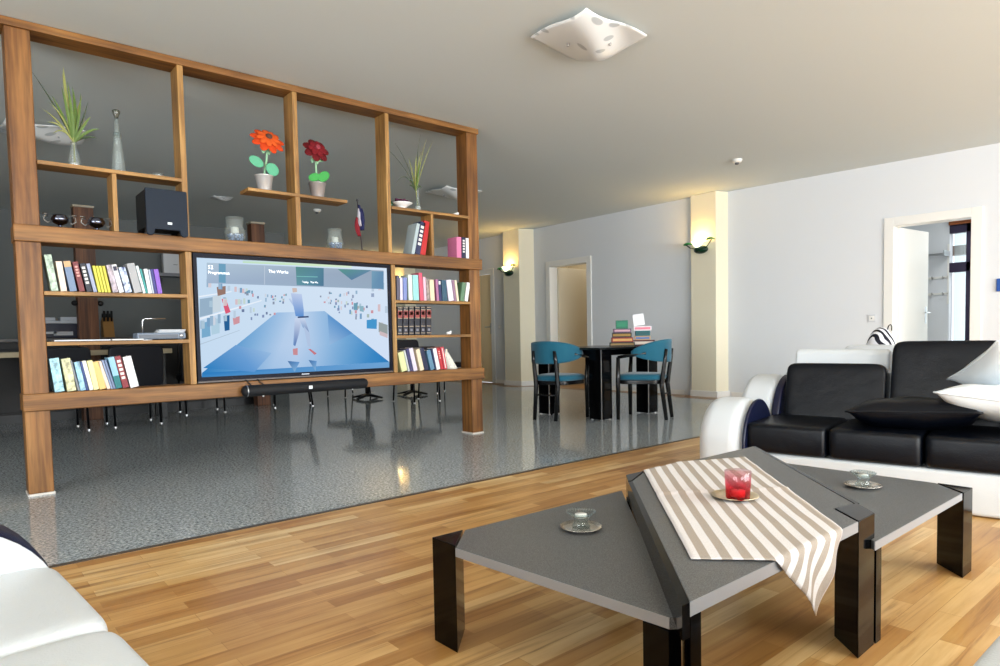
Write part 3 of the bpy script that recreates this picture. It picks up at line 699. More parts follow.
TVBLACK = pm('navy_black_bezel', (6, 8, 26), 0.4); TVBLACK.node_tree.nodes['Principled BSDF'].inputs['Specular IOR Level'].default_value = 0.15
tvpart('back_cover', MB().box(1.31, 2.78, 4.69, 4.745, 0.66, 1.44), BLACK, bevel=0.01)
bz_ = MB()
bz_.box(1.290, 1.313, 4.664, 4.70, 0.615, 1.476).box(2.772, 2.796, 4.664, 4.70, 0.615, 1.476).box(1.313, 2.772, 4.664, 4.70, 1.450, 1.476).box(1.313, 2.772, 4.664, 4.70, 0.615, 0.643).box(1.31, 2.78, 4.68, 4.70, 0.63, 1.46)
tvpart('bezel', bz_, TVBLACK)
tvpart('bezel_strip', MB().box(1.290, 2.796, 4.660, 4.666, 0.606, 0.616), pm('bronze_grey_strip', (96, 88, 84), 0.5, 0.3))
def build_screen():
    vs = []; fs = []; cs = []
    for i, (pts, c) in enumerate(SCREEN):
        o = len(vs); y = 4.6795-i*0.00001
        for p in pts: vs.append((p[0]-TO[0], y-TO[1], p[1]-TO[2]))
        f = list(range(o, o+len(pts)))
        a = sum(pts[k][0]*pts[(k+1) % len(pts)][1]-pts[(k+1) % len(pts)][0]*pts[k][1] for k in range(len(pts)))
        cc = [c]*len(pts) if isinstance(c[0], (int, float)) else list(c)
        if a < 0: f.reverse(); cc = cc[::-1]
        fs.append(f); cs += [lin(x) for x in cc]
    me = bpy.data.meshes.new('screen'); me.from_pydata(vs, [], fs); me.update()
    col = me.color_attributes.new('Col', 'FLOAT_COLOR', 'CORNER')
    for k, c in enumerate(cs): col.data[k].color = c
    me.materials.append(screen_material())
    o = bpy.data.objects.new('screen', me); COL.objects.link(o); o.parent = TV
    o['label'] = 'lit screen with a dancing figure in a pale blue shop aisle'
    return o
SCR = build_screen()
def text(body, loc, size, mat, parent, rot=(R(90), 0, 0), name='lettering', ext=0.0002, align='LEFT'):
    c = bpy.data.curves.new(name, 'FONT'); c.body = body; c.size = size; c.extrude = ext; c.align_x = align
    o = bpy.data.objects.new(name, c); COL.objects.link(o); o.location = loc; o.rotation_euler = rot
    dg = bpy.context.evaluated_depsgraph_get()
    me = bpy.data.meshes.new_from_object(o.evaluated_get(dg)); me.materials.clear(); me.materials.append(mat)
    bpy.data.objects.remove(o)
    o = bpy.data.objects.new(name, me); COL.objects.link(o); o.location = loc; o.rotation_euler = rot; o.parent = parent
    return o
SCRWHITE = pm('screen_text', (255, 255, 255), 0.5, emit=(222, 230, 240), estr=1.0)
for body, x, z, s in (('52', 1.385, 1.374, 0.036), ('Programmes', 1.385, 1.342, 0.028), ('The Works', 1.80, 1.368, 0.031), ('Today   The Mo', 2.05, 1.305, 0.019)):
    text(body, (x-TO[0], 4.6768-TO[1], z-TO[2]), s, SCRWHITE, SCR)
MB().box(-0.03, 0.03, -0.0365, -0.036, 0.02, 0.027).build('maker_mark', pm('pale_mark', (190, 196, 206), 0.4), TV)
# soundbar
SBX0, SBX1, SBY, SBZ = 1.55, 2.52, 4.598, 0.535
t = thing('soundbar', 'long rounded black soundbar fixed to the lower beam under the television', 'soundbar', ((SBX0+SBX1)/2, SBY, SBZ-0.04))
hl = (SBX1-SBX0)/2
n = 15
def sbprof(x):  # rounded ends
    e = min(1.0, (hl-abs(x))/0.03) if abs(x) > hl-0.03 else 1.0
    return max(0.05, math.sqrt(max(0, 1-(1-e)**2)))
xsb = [-hl, -hl+0.004, -hl+0.012, -hl+0.03, -0.2, 0.2, hl-0.03, hl-0.012, hl-0.004, hl]
MB().tube([(x, 0, 0.04) for x in xsb], [0.040*sbprof(x) for x in xsb], 24).build('grille_body', pm('black_speaker_cloth', (6, 7, 12), 0.7), t, smooth=True)
rg = MB(); rg.lathe([(0.036, 0), (0.041, 0.002), (0.041, 0.008), (0.036, 0.01)], (0, 0, 0), 24, Matrix.Translation((-hl+0.03, 0, 0.04)) @ Matrix.Rotation(R(90), 4, 'Y'))
rg.build('end_ring', METAL, t, smooth=True)
MB().box(-0.014, 0.014, -0.0425, -0.039, 0.028, 0.052).build('badge', pm('white_badge', (230, 235, 240), 0.4), t, bevel=0.002)
for x in (-0.34, 0.35): MB().box(x-0.02, x+0.02, 0.0, 0.04, 0.0, 0.02).tube([(x, -0.012, -0.006), (x, -0.012, 0.004)], 0.007, 8).build('bracket', METAL, t, bevel=0.002)
for (x0, x1) in ((1.60, 1.63), (1.68, 1.72)):
    tag(MB().tube([(x0, 4.69, 0.614), (x0+0.004, 4.645, 0.606), (x0+0.012, 4.630, 0.59), (x1, 4.625, 0.57)], 0.004, 8).build('cable', BLACK, None, (x0, 4.65, 0.6)), 'thin black cable running from the television down to the soundbar, %s one' % ('left' if x0 < 1.65 else 'right'), 'cable', 'cables under the television')

# ------------------------------------------------------------------ books
BOOKS = [
    ('books on the upper left book shelf',1.198,0.4997,0.5368,0.2138,-0.127,(176, 196, 176),'mottle','tall mottled sage green book, first from the left on the upper left shelf'),
    ('books on the upper left book shelf',1.198,0.5467,0.5793,0.1771,-0.110,(228, 208, 192),'plain','cream pink book beside the tall sage green book'),
    ('books on the upper left book shelf',1.198,0.5919,0.6301,0.1819,-0.150,(110, 130, 160),'cap','blue grey book with a tan top band on the spine'),
    ('books on the upper left book shelf',1.198,0.6404,0.6714,0.1807,-0.169,(110, 32, 38),'letters','dark red book with pale pink lettering on the spine'),
    ('books on the upper left book shelf',1.198,0.6792,0.7090,0.1731,-0.182,(24, 26, 42),'blocks','black book with white block lettering on the upper left shelf'),
    ('books on the upper left book shelf',1.198,0.7137,0.7343,0.1741,-0.186,(150, 158, 184),'plain','thin grey lavender book just left of the yellow books'),
    ('books on the upper left book shelf',1.198,0.7396,0.7550,0.1622,-0.163,(212, 204, 66),'plain','leftmost of the four thin yellow books'),
    ('books on the upper left book shelf',1.198,0.7577,0.7721,0.1627,-0.163,(206, 200, 60),'plain','second from the left of the four thin yellow books'),
    ('books on the upper left book shelf',1.198,0.7748,0.7883,0.1632,-0.164,(214, 208, 74),'plain','third from the left of the four thin yellow books'),
    ('books on the upper left book shelf',1.198,0.7910,0.8067,0.1635,-0.158,(200, 192, 60),'plain','rightmost of the four thin yellow books'),
    ('books on the upper left book shelf',1.198,0.8175,0.8492,0.1707,-0.180,(176, 164, 174),'mottle','mauve grey book right after the yellow books'),
    ('books on the upper left book shelf',1.198,0.8525,0.8801,0.1754,-0.205,(232, 232, 238),'captop','white book with a dark block at the top of its spine'),
    ('books on the upper left book shelf',1.198,0.8863,0.9254,0.1606,-0.200,(190, 204, 228),'mottle2','white and navy mottled book on the upper left shelf'),
    ('books on the upper left book shelf',1.198,0.9367,0.9827,0.1870,-0.199,(164, 164, 166),'plain','wide plain grey book, tallest in its part of the upper left shelf'),
    ('books on the upper left book shelf',1.198,0.9862,1.0017,0.1760,-0.209,(216, 230, 232),'plain','thin white book leaning on the wide grey book'),
    ('books on the upper left book shelf',1.198,1.0034,1.0138,0.1572,-0.204,(46, 150, 146),'plain','thin teal book between two white books'),
    ('books on the upper left book shelf',1.198,1.0156,1.0382,0.1562,-0.136,(226, 232, 236),'plain','white book right of the thin teal book'),
    ('books on the upper left book shelf',1.198,1.0399,1.0510,0.1536,-0.129,(170, 180, 196),'plain','thin pale grey book left of the navy purple book'),
    ('books on the upper left book shelf',1.198,1.0528,1.0698,0.1571,-0.133,(44, 40, 120),'plain','navy purple book next to the last one on the right'),
    ('books on the upper left book shelf',1.198,1.0716,1.0993,0.1574,-0.123,(132, 84, 190),'plain','violet book, last on the right of the upper left shelf'),
    ('books on the lower left beam',0.600,0.4907,0.5405,0.2007,-0.103,(160, 206, 222),'mottle','pale sky blue book, broad and tall at the left end of the lower beam'),
    ('books on the lower left beam',0.600,0.5530,0.6012,0.1973,-0.122,(206, 204, 160),'mottle','olive cream book beside the sky blue one'),
    ('books on the lower left beam',0.600,0.6063,0.6181,0.1893,-0.187,(120, 124, 130),'plain','thin dark grey book after the olive cream one'),
    ('books on the lower left beam',0.600,0.6197,0.6496,0.1759,-0.150,(150, 196, 220),'mottle','light blue book in front of the navy one on the lower left beam'),
    ('books on the lower left beam',0.600,0.6507,0.6632,0.1769,-0.151,(36, 62, 120),'plain','thin navy book left of the white and yellow books'),
    ('books on the lower left beam',0.600,0.6674,0.6894,0.1816,-0.182,(232, 236, 226),'plain','white book beside the pale yellow book on the lower left beam'),
    ('books on the lower left beam',0.600,0.6904,0.7200,0.1817,-0.166,(236, 228, 160),'plain','pale yellow book on the lower left beam'),
    ('books on the lower left beam',0.600,0.7211,0.7585,0.1740,-0.187,(226, 186, 112),'plain','orange tan book on the lower left beam'),
    ('books on the lower left beam',0.600,0.7607,0.7801,0.1780,-0.249,(230, 206, 190),'plain','pinkish cream book after the orange tan book'),
    ('books on the lower left beam',0.600,0.7817,0.7931,0.1847,-0.244,(136, 150, 180),'plain','thinner of two grey blue books beside the pinkish cream book'),
    ('books on the lower left beam',0.600,0.7953,0.8073,0.1849,-0.239,(110, 124, 156),'plain','darker of two grey blue books beside the light blue and teal book'),
    ('books on the lower left beam',0.600,0.8090,0.8447,0.1987,-0.186,(140, 186, 210),'tealfoot','light blue book with a teal foot on the spine'),
    ('books on the lower left beam',0.600,0.8475,0.8836,0.2036,-0.197,(130, 30, 40),'blocks','dark red book with white lettering beside the white end book'),
    ('books on the lower left beam',0.600,0.8903,0.9401,0.1982,-0.190,(236, 234, 236),'plain','broad white book at the right end of the lower left row'),
    ('books in the upper right cell',1.575,3.0099,3.0425,0.2668,0.236,(172, 186, 190),'plain','large pale grey book leaning right with its cover showing'),
    ('books in the upper right cell',1.575,3.0464,3.1003,0.2806,0.231,(34, 40, 78),'blocks','navy and white book leaning between the grey and red books'),
    ('books in the upper right cell',1.575,3.1104,3.1671,0.2910,0.177,(186, 28, 30),'plain','tall red book leaning on the small shelf divider'),
    ('books in the upper right cell',1.575,3.4797,3.5325,0.1852,0.017,(214, 120, 160),'plain','large pink book right of the small shelf divider'),
    ('books in the upper right cell',1.575,3.5392,3.5792,0.1862,0.005,(28, 34, 66),'blocks','navy book with white letters beside the pink book'),
    ('books in the upper right cell',1.575,3.5837,3.6242,0.1827,0.004,(234, 236, 240),'plain','white book against the right post'),
    ('books on the upper right book shelf',1.194,2.8569,2.8846,0.2013,0.027,(84, 80, 98),'plain','dark violet grey book at the left end of the right hand shelf'),
    ('books on the upper right book shelf',1.194,2.8893,2.9153,0.1855,0.016,(206, 200, 220),'plain','lilac white book second on the right hand shelf'),
    ('books on the upper right book shelf',1.194,2.9211,2.9560,0.1863,0.021,(120, 134, 190),'plain','blue lilac book with upright spine on the right hand shelf'),
    ('books on the upper right book shelf',1.194,2.9736,3.0129,0.2119,-0.015,(208, 222, 212),'plain','pale mint cream book on the right hand shelf'),
    ('books on the upper right book shelf',1.194,3.0188,3.0765,0.2130,-0.020,(150, 204, 206),'plain','wide light teal book on the right hand shelf'),
    ('books on the upper right book shelf',1.194,3.0865,3.1218,0.2330,-0.046,(216, 84, 110),'plain','coral pink book, tallest on the right hand shelf'),
    ('books on the upper right book shelf',1.194,3.1248,3.1513,0.1988,-0.030,(226, 184, 200),'plain','pale pink book after the coral pink one'),
    ('books on the upper right book shelf',1.194,3.1553,3.1840,0.1869,-0.035,(156, 140, 134),'mottle','taupe mottled book left of the cream book'),
    ('books on the upper right book shelf',1.194,3.1902,3.2356,0.1792,-0.033,(228, 206, 176),'plain','cream book in the middle of the right hand shelf'),
    ('books on the upper right book shelf',1.194,3.2565,3.2805,0.1848,-0.049,(170, 110, 150),'plain','mauve book right of the cream book'),
    ('books on the upper right book shelf',1.194,3.2837,3.3111,0.1811,-0.063,(40, 44, 92),'captop','navy book with a white top on the right hand shelf'),
    ('books on the upper right book shelf',1.194,3.3153,3.3685,0.1817,-0.034,(46, 82, 104),'plain','dark teal book on the right hand shelf'),
    ('books on the upper right book shelf',1.194,3.3836,3.4398,0.1839,-0.134,(224, 216, 232),'plain','white lilac book after the dark teal one'),
    ('books on the upper right book shelf',1.194,3.4431,3.4682,0.1849,-0.118,(150, 118, 140),'plain','mauve grey book near the right end of the shelf'),
    ('books on the upper right book shelf',1.194,3.4725,3.4945,0.1856,-0.124,(228, 220, 190),'plain','thin ivory book leaning left near the right post'),
    ('books on the upper right book shelf',1.194,3.5056,3.5477,0.1679,0.187,(96, 130, 100),'plain','green book leaning right near the post'),
    ('books on the upper right book shelf',1.194,3.5544,3.5925,0.1694,0.201,(236, 236, 230),'plain','white book leaning right against the post'),
    ('matching encyclopedia volumes',0.903,2.8554,2.9024,0.2358,0.032,(28, 28, 40),'ency','first from the left of six matching black and red encyclopedia volumes'),
    ('matching encyclopedia volumes',0.903,2.9110,2.9577,0.2374,0.032,(28, 28, 40),'ency','second from the left of six matching black and red encyclopedia volumes'),
    ('matching encyclopedia volumes',0.903,2.9665,3.0137,0.2389,0.031,(28, 28, 40),'ency','third from the left of six matching black and red encyclopedia volumes'),
    ('matching encyclopedia volumes',0.903,3.0246,3.0735,0.2405,0.031,(28, 28, 40),'ency','fourth from the left of six matching black and red encyclopedia volumes'),
    ('matching encyclopedia volumes',0.903,3.0825,3.1301,0.2422,0.031,(28, 28, 40),'ency','fifth from the left of six matching black and red encyclopedia volumes'),
    ('matching encyclopedia volumes',0.903,3.1402,3.1915,0.2438,0.031,(28, 28, 40),'ency','sixth from the left of six matching black and red encyclopedia volumes'),
    ('books on the lower right beam',0.600,2.8871,2.9453,0.1624,-0.219,(212, 218, 160),'plain','pale lime book leaning at the left end of the lower right row'),
    ('books on the lower right beam',0.600,2.9492,2.9669,0.1812,-0.229,(190, 194, 196),'plain','thin grey white book after the pale lime one'),
    ('books on the lower right beam',0.600,2.9698,2.9994,0.1931,-0.198,(60, 56, 100),'plain','navy plum book in the lower right row'),
    ('books on the lower right beam',0.600,3.0043,3.0441,0.1951,-0.224,(216, 206, 222),'plain','lilac white book in the lower right row'),
    ('books on the lower right beam',0.600,3.0702,3.1106,0.1840,-0.233,(226, 210, 180),'plain','cream book leaning in the lower right row'),
    ('books on the lower right beam',0.600,3.1146,3.1596,0.1951,-0.258,(26, 32, 66),'plain','wide navy book leaning in the lower right row'),
    ('books on the lower right beam',0.600,3.1760,3.2195,0.1734,-0.239,(90, 130, 158),'plain','steel blue book leaning in the lower right row'),
    ('books on the lower right beam',0.600,3.2226,3.2362,0.1863,-0.211,(30, 40, 84),'plain','thin dark navy book beside the steel blue one'),
    ('books on the lower right beam',0.600,3.2383,3.2761,0.1864,-0.207,(232, 232, 236),'plain','white book left of the two red books'),
    ('books on the lower right beam',0.600,3.2803,3.3121,0.1915,-0.203,(180, 36, 48),'letters','red book with pale letters in the lower right row'),
    ('books on the lower right beam',0.600,3.3152,3.3505,0.1956,-0.178,(196, 60, 74),'stripe','red book with a white stripe, right end of the row'),
]
PAGE = pm('book_pages', (226, 218, 200), 0.8)
def book_mat(rgb, style):
    nm = 'book_%d_%d_%d_%s' % (rgb[0], rgb[1], rgb[2], style[:6])
    if nm in _M: return _M[nm]
    m = pm(nm, rgb, 0.45)
    if style in ('mottle', 'mottle2'):
        k = NT(m); nz = k.n('ShaderNodeTexNoise', Scale=28.0, Detail=3.0, Roughness=0.6); k.l(k.coord('Object'), nz.inputs['Vector'])
        d = tuple(int(v*0.72) for v in rgb) if style == 'mottle' else (44, 58, 110)
        l = tuple(min(255, int(v*1.18)) for v in rgb)
        k.base(k.ramp(nz.outputs['Fac'], [(0.38, d), (0.5, rgb), (0.64, l)]))
    return m
def make_book(x0, w, h, d, col, style, z0, ang, y):
    """cover mesh is the thing itself; pages and spine print are its parts"""
    c = MB(); tk = min(0.0025, w*0.18)
    c.box(0, w, 0, tk, 0, h).box(0, tk, tk, d, 0, h).box(w-tk, w, tk, d, 0, h)
    o = c.build('book', book_mat(col, style), bevel=0.0012, seg=1)
    o.location = (x0, y, z0+(math.sin(ang)*w if ang > 0 else 0.0)+0.0005); o.rotation_euler.y = ang
    MB().box(tk, w-tk, tk, d-0.003, 0.002, h-0.003).build('page_block', PAGE, o)
    lw = pm('spine_print_white', (226, 222, 216), 0.5)
    def deco(name, z0_, z1_, mat, inset=0.12):
        MB().box(w*inset, w*(1-inset), -0.0006, 0.0004, h*z0_, h*z1_).build(name, mat, o)
    if style == 'blocks':
        for q in range(5): deco('spine_lettering', 0.28+0.13*q, 0.36+0.13*q, lw, 0.2)
    elif style == 'letters':
        for q in range(4): deco('spine_lettering', 0.5+0.1*q, 0.56+0.1*q, pm('spine_print_pink', (224, 160, 150), 0.5), 0.25)
    elif style == 'cap': deco('spine_band', 0.8, 0.995, pm('tan_band', (196, 160, 116), 0.5), 0.0)
    elif style == 'captop': deco('spine_band', 0.78, 0.94, pm('navy_band', (40, 40, 66), 0.5) if col[0] > 100 else lw, 0.1)
    elif style == 'tealfoot': deco('spine_band', 0.0, 0.4, pm('teal_band', (16, 110, 114), 0.5), 0.0)
    elif style == 'stripe': MB().box(w*0.38, w*0.62, -0.0006, 0.0004, h*0.05, h*0.95).build('spine_band', lw, o)
    elif style == 'ency':
        red = pm('binding_red', (140, 62, 58), 0.45); gold = pm('binding_gold', (176, 156, 130), 0.35, 0.3)
        deco('spine_band', 0.60, 0.86, red, 0.04)
        deco('title_block', 0.70, 0.82, pm('binding_pale', (206, 160, 150), 0.5), 0.2)
        for z_ in (0.06, 0.30, 0.585, 0.87, 0.95): deco('gold_line', z_, z_+0.018, gold, 0.04)
        deco('volume_mark', 0.14, 0.22, pm('binding_grey', (120, 120, 130), 0.5), 0.25)
    return o
for (grp, z0, a, b, h, ang, col, style, lab) in BOOKS:
    w = (b-a)*math.cos(ang)*0.955
    if 'tall red book' in lab: a -= 0.014
    d = 0.14 if 'encyclopedia' in grp or 'pink book right' in lab or 'cover showing' in lab else 0.115+((a*977) % 1)*0.025
    tag(make_book(a, w, h, d, col, style, z0, ang, 4.674), lab, 'book', grp)

# ------------------------------------------------------------------ things on the divider
# subwoofer
t = thing('subwoofer', 'dark blue grey subwoofer on rounded black feet, on the middle beam', 'speaker', (1.112, 4.672, 1.575))
MB().box(-0.118, 0.118, -0.12, 0.14, 0.03, 0.265).build('cabinet', BLACK, t, bevel=0.008)
MB().prism([(-0.121,-0.012),(-0.110,-0.022),(-0.088,-0.022),(-0.077,-0.012),(-0.072,0.016),(0.072,0.016),(0.077,-0.012),(0.088,-0.022),(0.110,-0.022),(0.121,-0.012),(0.121,0.268),(-0.121,0.268)], -0.142, -0.121, 'y').build('front_panel', pm('slate_blue_panel', (13, 27, 43), 0.7), t, bevel=0.006)
MB().box(0.0, 0.026, -0.1435, -0.1415, 0.05, 0.064).build('badge', pm('white_badge', (230, 235, 240), 0.4), t)
for x in (-0.1, 0.1):
    for y in (-0.09, 0.11): MB().lathe([(0.018, 0), (0.022, 0.006), (0.02, 0.032)], (x, y, 0), 14).build('foot', BLACK, t, smooth=True)
# spiky plants in bottles
LEAF = [pm('leaf_green', (86, 112, 42), 0.5), pm('leaf_pale', (140, 144, 80), 0.5), pm('leaf_dark', (58, 74, 46), 0.5)]
def blade(p0, p1, p2, width, n=10):
    def q(t): return Vector(p0)*(1-t)**2+Vector(p1)*2*t*(1-t)+Vector(p2)*t*t
    def fn(u, v):
        p = q(v); d = (q(min(1, v+0.02))-q(max(0, v-0.02))).normalized()
        s = d.cross(Vector((0.15, -1, 0.1))).normalized()
        wd_ = width*(math.sin(PI*min(1, 0.18+0.82*v))**0.8)*(1-v*0.25)
        return p+s*(u-0.5)*wd_+Vector((0, (abs(u-0.5)*-0.15)*wd_, 0))
    return MB().sheet(fn, 2, n)
def bottle_glass(t, prof, seg=20, name='glass_bottle', mat=None):
    o = MB().lathe(prof+[(prof[-1][0]-0.002, prof[-1][1])], (0, 0, 0), seg).build(name, mat or GLASS, t, smooth=True)
    return o
t = thing('plant_in_bottle', 'spiky green plant in a small clear bottle on the upper left shelf', 'plant', (0.657, 4.735, 1.954))
bottle_glass(t, [(0.03, 0), (0.034, 0.01), (0.031, 0.05), (0.022, 0.10), (0.014, 0.125), (0.014, 0.14), (0.018, 0.15)], 20, 'glass_bottle', JARGLASS)
MB().lathe([(0.024, 0.006), (0.027, 0.012), (0.024, 0.026)], (0, 0, 0), 14).build('pebbles', pm('white_pebbles', (214, 212, 208), 0.7), t, smooth=True)
MB().tube([(0, 0, 0.02), (0.002, 0, 0.1), (0, 0, 0.19)], 0.005, 6).build('stem', LEAF[1], t)
for i, (a, b, wdt, mi) in enumerate([((-0.03,0,0.42),(-0.03,0.02,0.60),0.022,1),((-0.07,0,0.34),(-0.19,0.01,0.53),0.010,2),((0.03,0,0.32),(0.01,0.02,0.49),0.026,0),((-0.02,-0.02,0.3),(-0.05,-0.03,0.46),0.022,0),((0.02,0.01,0.33),(0.06,0.03,0.44),0.016,1),((0.06,0,0.30),(0.09,0.02,0.42),0.010,2),((0.05,-0.03,0.25),(0.09,-0.05,0.31),0.016,0),((0.08,0,0.25),(0.14,-0.02,0.25),0.018,0),((0.07,0.02,0.22),(0.13,0.02,0.20),0.018,2),((-0.06,0,0.27),(-0.13,-0.02,0.24),0.014,1),((-0.07,0.02,0.29),(-0.15,0.03,0.33),0.012,1),((-0.05,-0.03,0.24),(-0.11,-0.05,0.17),0.012,1),((-0.04,0,0.3),(-0.10,0,0.41),0.018,0),((0.0,-0.02,0.32),(-0.02,-0.03,0.5),0.022,0),((-0.03,-0.02,0.36),(-0.04,-0.01,0.56),0.016,1),((0.04,-0.02,0.3),(0.05,0.0,0.46),0.014,0),((0.05,0,0.27),(0.10,0.02,0.33),0.012,1),((-0.05,-0.01,0.32),(-0.12,-0.02,0.36),0.010,1)]):
    blade((0, 0, 0.15), a, b, wdt).build('leaf', LEAF[mi], t, solid=0.0012)
t = thing('plant_in_vase', 'wispy pale green grass plant in a slim glass vase on the upper right shelf', 'plant', (3.125, 4.735, 1.951))
bottle_glass(t, [(0.026, 0), (0.028, 0.03), (0.02, 0.07), (0.012, 0.12), (0.012, 0.16), (0.016, 0.185)], 20, 'glass_bottle', JARGLASS)
MB().lathe([(0.022, 0.005), (0.024, 0.03), (0.02, 0.045)], (0, 0, 0), 14).build('pebbles', pm('white_pebbles', (214, 212, 208), 0.7), t, smooth=True)
MB().tube([(0, 0, 0.03), (-0.01, 0, 0.14), (-0.02, 0, 0.24)], 0.005, 6).build('stem', LEAF[1], t)
for (a, b, wdt, mi) in [((-0.12,0,0.40),(-0.33,0,0.50),0.006,2),((-0.08,0,0.40),(-0.20,0.01,0.54),0.006,2),((-0.12,0,0.36),(-0.22,-0.01,0.20),0.008,2),((-0.01,0,0.45),(0.06,0.02,0.66),0.006,2),((0.03,0,0.42),(0.12,0.02,0.64),0.009,1),((0.06,0,0.42),(0.17,0.0,0.62),0.009,1),((0.01,0,0.4),(0.03,-0.02,0.5),0.016,1),((-0.02,0,0.38),(-0.02,-0.03,0.46),0.020,1),((-0.04,0.02,0.36),(-0.06,0.03,0.45),0.014,1),((0.0,-0.02,0.34),(0.02,-0.03,0.42),0.018,0),((-0.05,0,0.23),(-0.09,-0.01,0.2),0.022,2),((0.01,0,0.24),(0.04,-0.01,0.2),0.022,2),((-0.06,0,0.27),(-0.08,0,0.25),0.02,2)]:
    blade((-0.015, 0, 0.17), a, b, wdt).build('leaf', LEAF[mi], t, solid=0.0012)
# tall clear bottle and small tealight glasses
t = thing('glass_bottle', 'tall conical clear glass bottle with a stopper on the upper left shelf', 'bottle', (0.892, 4.735, 1.954))
bottle_glass(t, [(0.043, 0), (0.045, 0.012), (0.040, 0.03), (0.026, 0.17), (0.019, 0.24), (0.015, 0.25), (0.013, 0.34)], 24, 'bottle_body', JARGLASS)
MB().lathe([(0.021, 0.225), (0.023, 0.235), (0.02, 0.25)], (0,0,0), 20).build('neck_ring', GLASS, t, smooth=True)
MB().lathe([(0.011, 0.34), (0.013, 0.35), (0.022, 0.372), (0.023, 0.385), (0.012, 0.392)], (0,0,0), 20).build('stopper', pm('smoky_glass', (120, 120, 108), 0.1, trans=0.6), t, smooth=True)
def tealight_glass(loc, label, grp=None):
    t = thing('tealight_holder', label, 'candle holder', loc, 0, grp)
    bottle_glass(t, [(0.026, 0), (0.034, 0.008), (0.038, 0.026)], 18, 'glass_cup', JARGLASS)
    MB().lathe([(0.018, 0.006), (0.02, 0.014), (0.016, 0.02)], (0,0,0), 14).build('candle', pm('white_wax', (240, 238, 232), 0.5), t, smooth=True)
tealight_glass((1.115, 4.735, 1.954), 'small clear tealight glass on the upper left shelf beside the tall bottle')
def small_white(loc, label):
    t = thing('pebble_ornament', label, 'ornament', loc)
    MB().ellipsoid((0,0,0.014), 0.028, 0.02, 0.014, 12, 6).build('body', pm('white_ceramic', (240, 240, 238), 0.3), t, smooth=True)
    MB().ellipsoid((0.018,0,0.026), 0.012, 0.012, 0.010, 10, 6).build('head', pm('white_ceramic', (240, 240, 238), 0.3), t, smooth=True)
small_white((3.515, 4.72, 1.951), 'small white ornament at the right end of the upper right shelf')
small_white((3.405, 4.72, 0.903), 'small white ornament beside the encyclopedia volumes')
# trophies
def trophy(x, label):
    t = thing('trophy_cup', label, 'trophy', (x, 4.735, 1.575), 0, 'trophy cups')
    dk = pm('dark_silver', (112, 116, 134), 0.18, 1.0)
    MB().lathe([(0.018, 0.0), (0.018, 0.008), (0.008, 0.016), (0.012, 0.024), (0.034, 0.034), (0.047, 0.052), (0.046, 0.066), (0.038, 0.078), (0.036, 0.084), (0.03, 0.084)], (0,0,0), 24).build('bowl', dk, t, smooth=True)
    for s in (-1, 1):
        MB().tube([(s*0.042, 0, 0.05), (s*0.062, 0, 0.034), (s*0.082, 0, 0.05), (s*0.078, 0, 0.074), (s*0.058, 0, 0.072), (s*0.062, 0, 0.086), (s*0.086, 0, 0.088)], 0.004, 8).build('handle', pm('aged_silver', (130, 126, 120), 0.35, 0.9), t, smooth=True)
trophy(0.567, 'dark silver two handled trophy cup nearest the left post')
trophy(0.757, 'dark silver two handled trophy cup beside the small left divider')
# felt flowers in tin pails
def flower(x, label, petal_rgb, pail_rgb, n, rad, tilt, cx, cz, leaves, centre):
    t = thing('felt_flower', label, 'flower', (x, 4.735, 1.953), 0, 'felt flowers in tin pails')
    pm_ = pm('tin_%d' % pail_rgb[0], pail_rgb, 0.3, 0.6)
    MB().lathe([(0.042, 0), (0.044, 0.004), (0.062, 0.106), (0.066, 0.108), (0.066, 0.113), (0.062, 0.115), (0.058, 0.108), (0.04, 0.01)], (0,0,0), 28).build('pail', pm_, t, smooth=True)
    MB().lathe([(0.045, 0.085), (0.055, 0.1), (0.03, 0.107)], (0,0,0), 20).build('filling', pm('green_felt', (98, 178, 140), 0.9), t, smooth=True)
    MB().tube([(0, 0, 0.09), (cx*0.3, 0, 0.16), (cx*0.8, 0.0, 0.23), (cx, -0.01, cz-0.03)], 0.008, 8).build('stem', pm('pale_green_felt', (150, 196, 160), 0.9), t, smooth=True)
    for (lx, lz, rx, rz, a) in leaves:
        lm = MB().ellipsoid((0,0,0), rx, 0.008, rz, 20, 8, Matrix.Translation((lx, -0.03, lz)) @ Matrix.Rotation(a, 4, 'Y'))
        lm.build('leaf', pm('green_felt', (98, 178, 140), 0.9) if x < 2 else pm('bright_green_felt', (70, 160, 80), 0.9), t, smooth=True)
    M0 = Matrix.Translation((cx, -0.03, cz)) @ Matrix.Rotation(R(tilt), 4, 'X')
    for s in range(5):
        a = 2*PI*s/5
        MB().ellipsoid((0,0,0), 0.03, 0.006, 0.012, 10, 6, Matrix.Translation((cx+0.03*math.cos(a), -0.015, cz-0.075+0.006*math.sin(a))) @ Matrix.Rotation(-a*0.3, 4, 'Y')).build('sepal', pm('pale_green_felt', (150, 196, 160), 0.9), t, smooth=True)
    for ring, (rr, sc_, dy) in enumerate(((rad*0.6, 1.0, 0.01), (rad*0.42, 0.7, -0.012))):
        for q in range(n):
            a = 2*PI*(q+0.5*ring)/n
            MP = M0 @ Matrix.Rotation(a, 4, 'Y') @ Matrix.Translation((rr, dy, 0)) @ Matrix.Rotation(R(12), 4, 'Z')
            MB().ellipsoid((0,0,0), rad*0.44*sc_, 0.009, rad*(2.3/n)*sc_, 14, 6, MP).build('petal', pm('felt_%d_%d' % petal_rgb[ring][:2], petal_rgb[ring], 0.9), t, smooth=True)
    MB().ellipsoid((0,0,0), rad*0.2, 0.018, rad*0.2, 12, 6, M0 @ Matrix.Translation((0, -0.024, 0))).build('flower_centre', pm('felt_centre_%d' % centre[0], centre, 0.9), t, smooth=True)
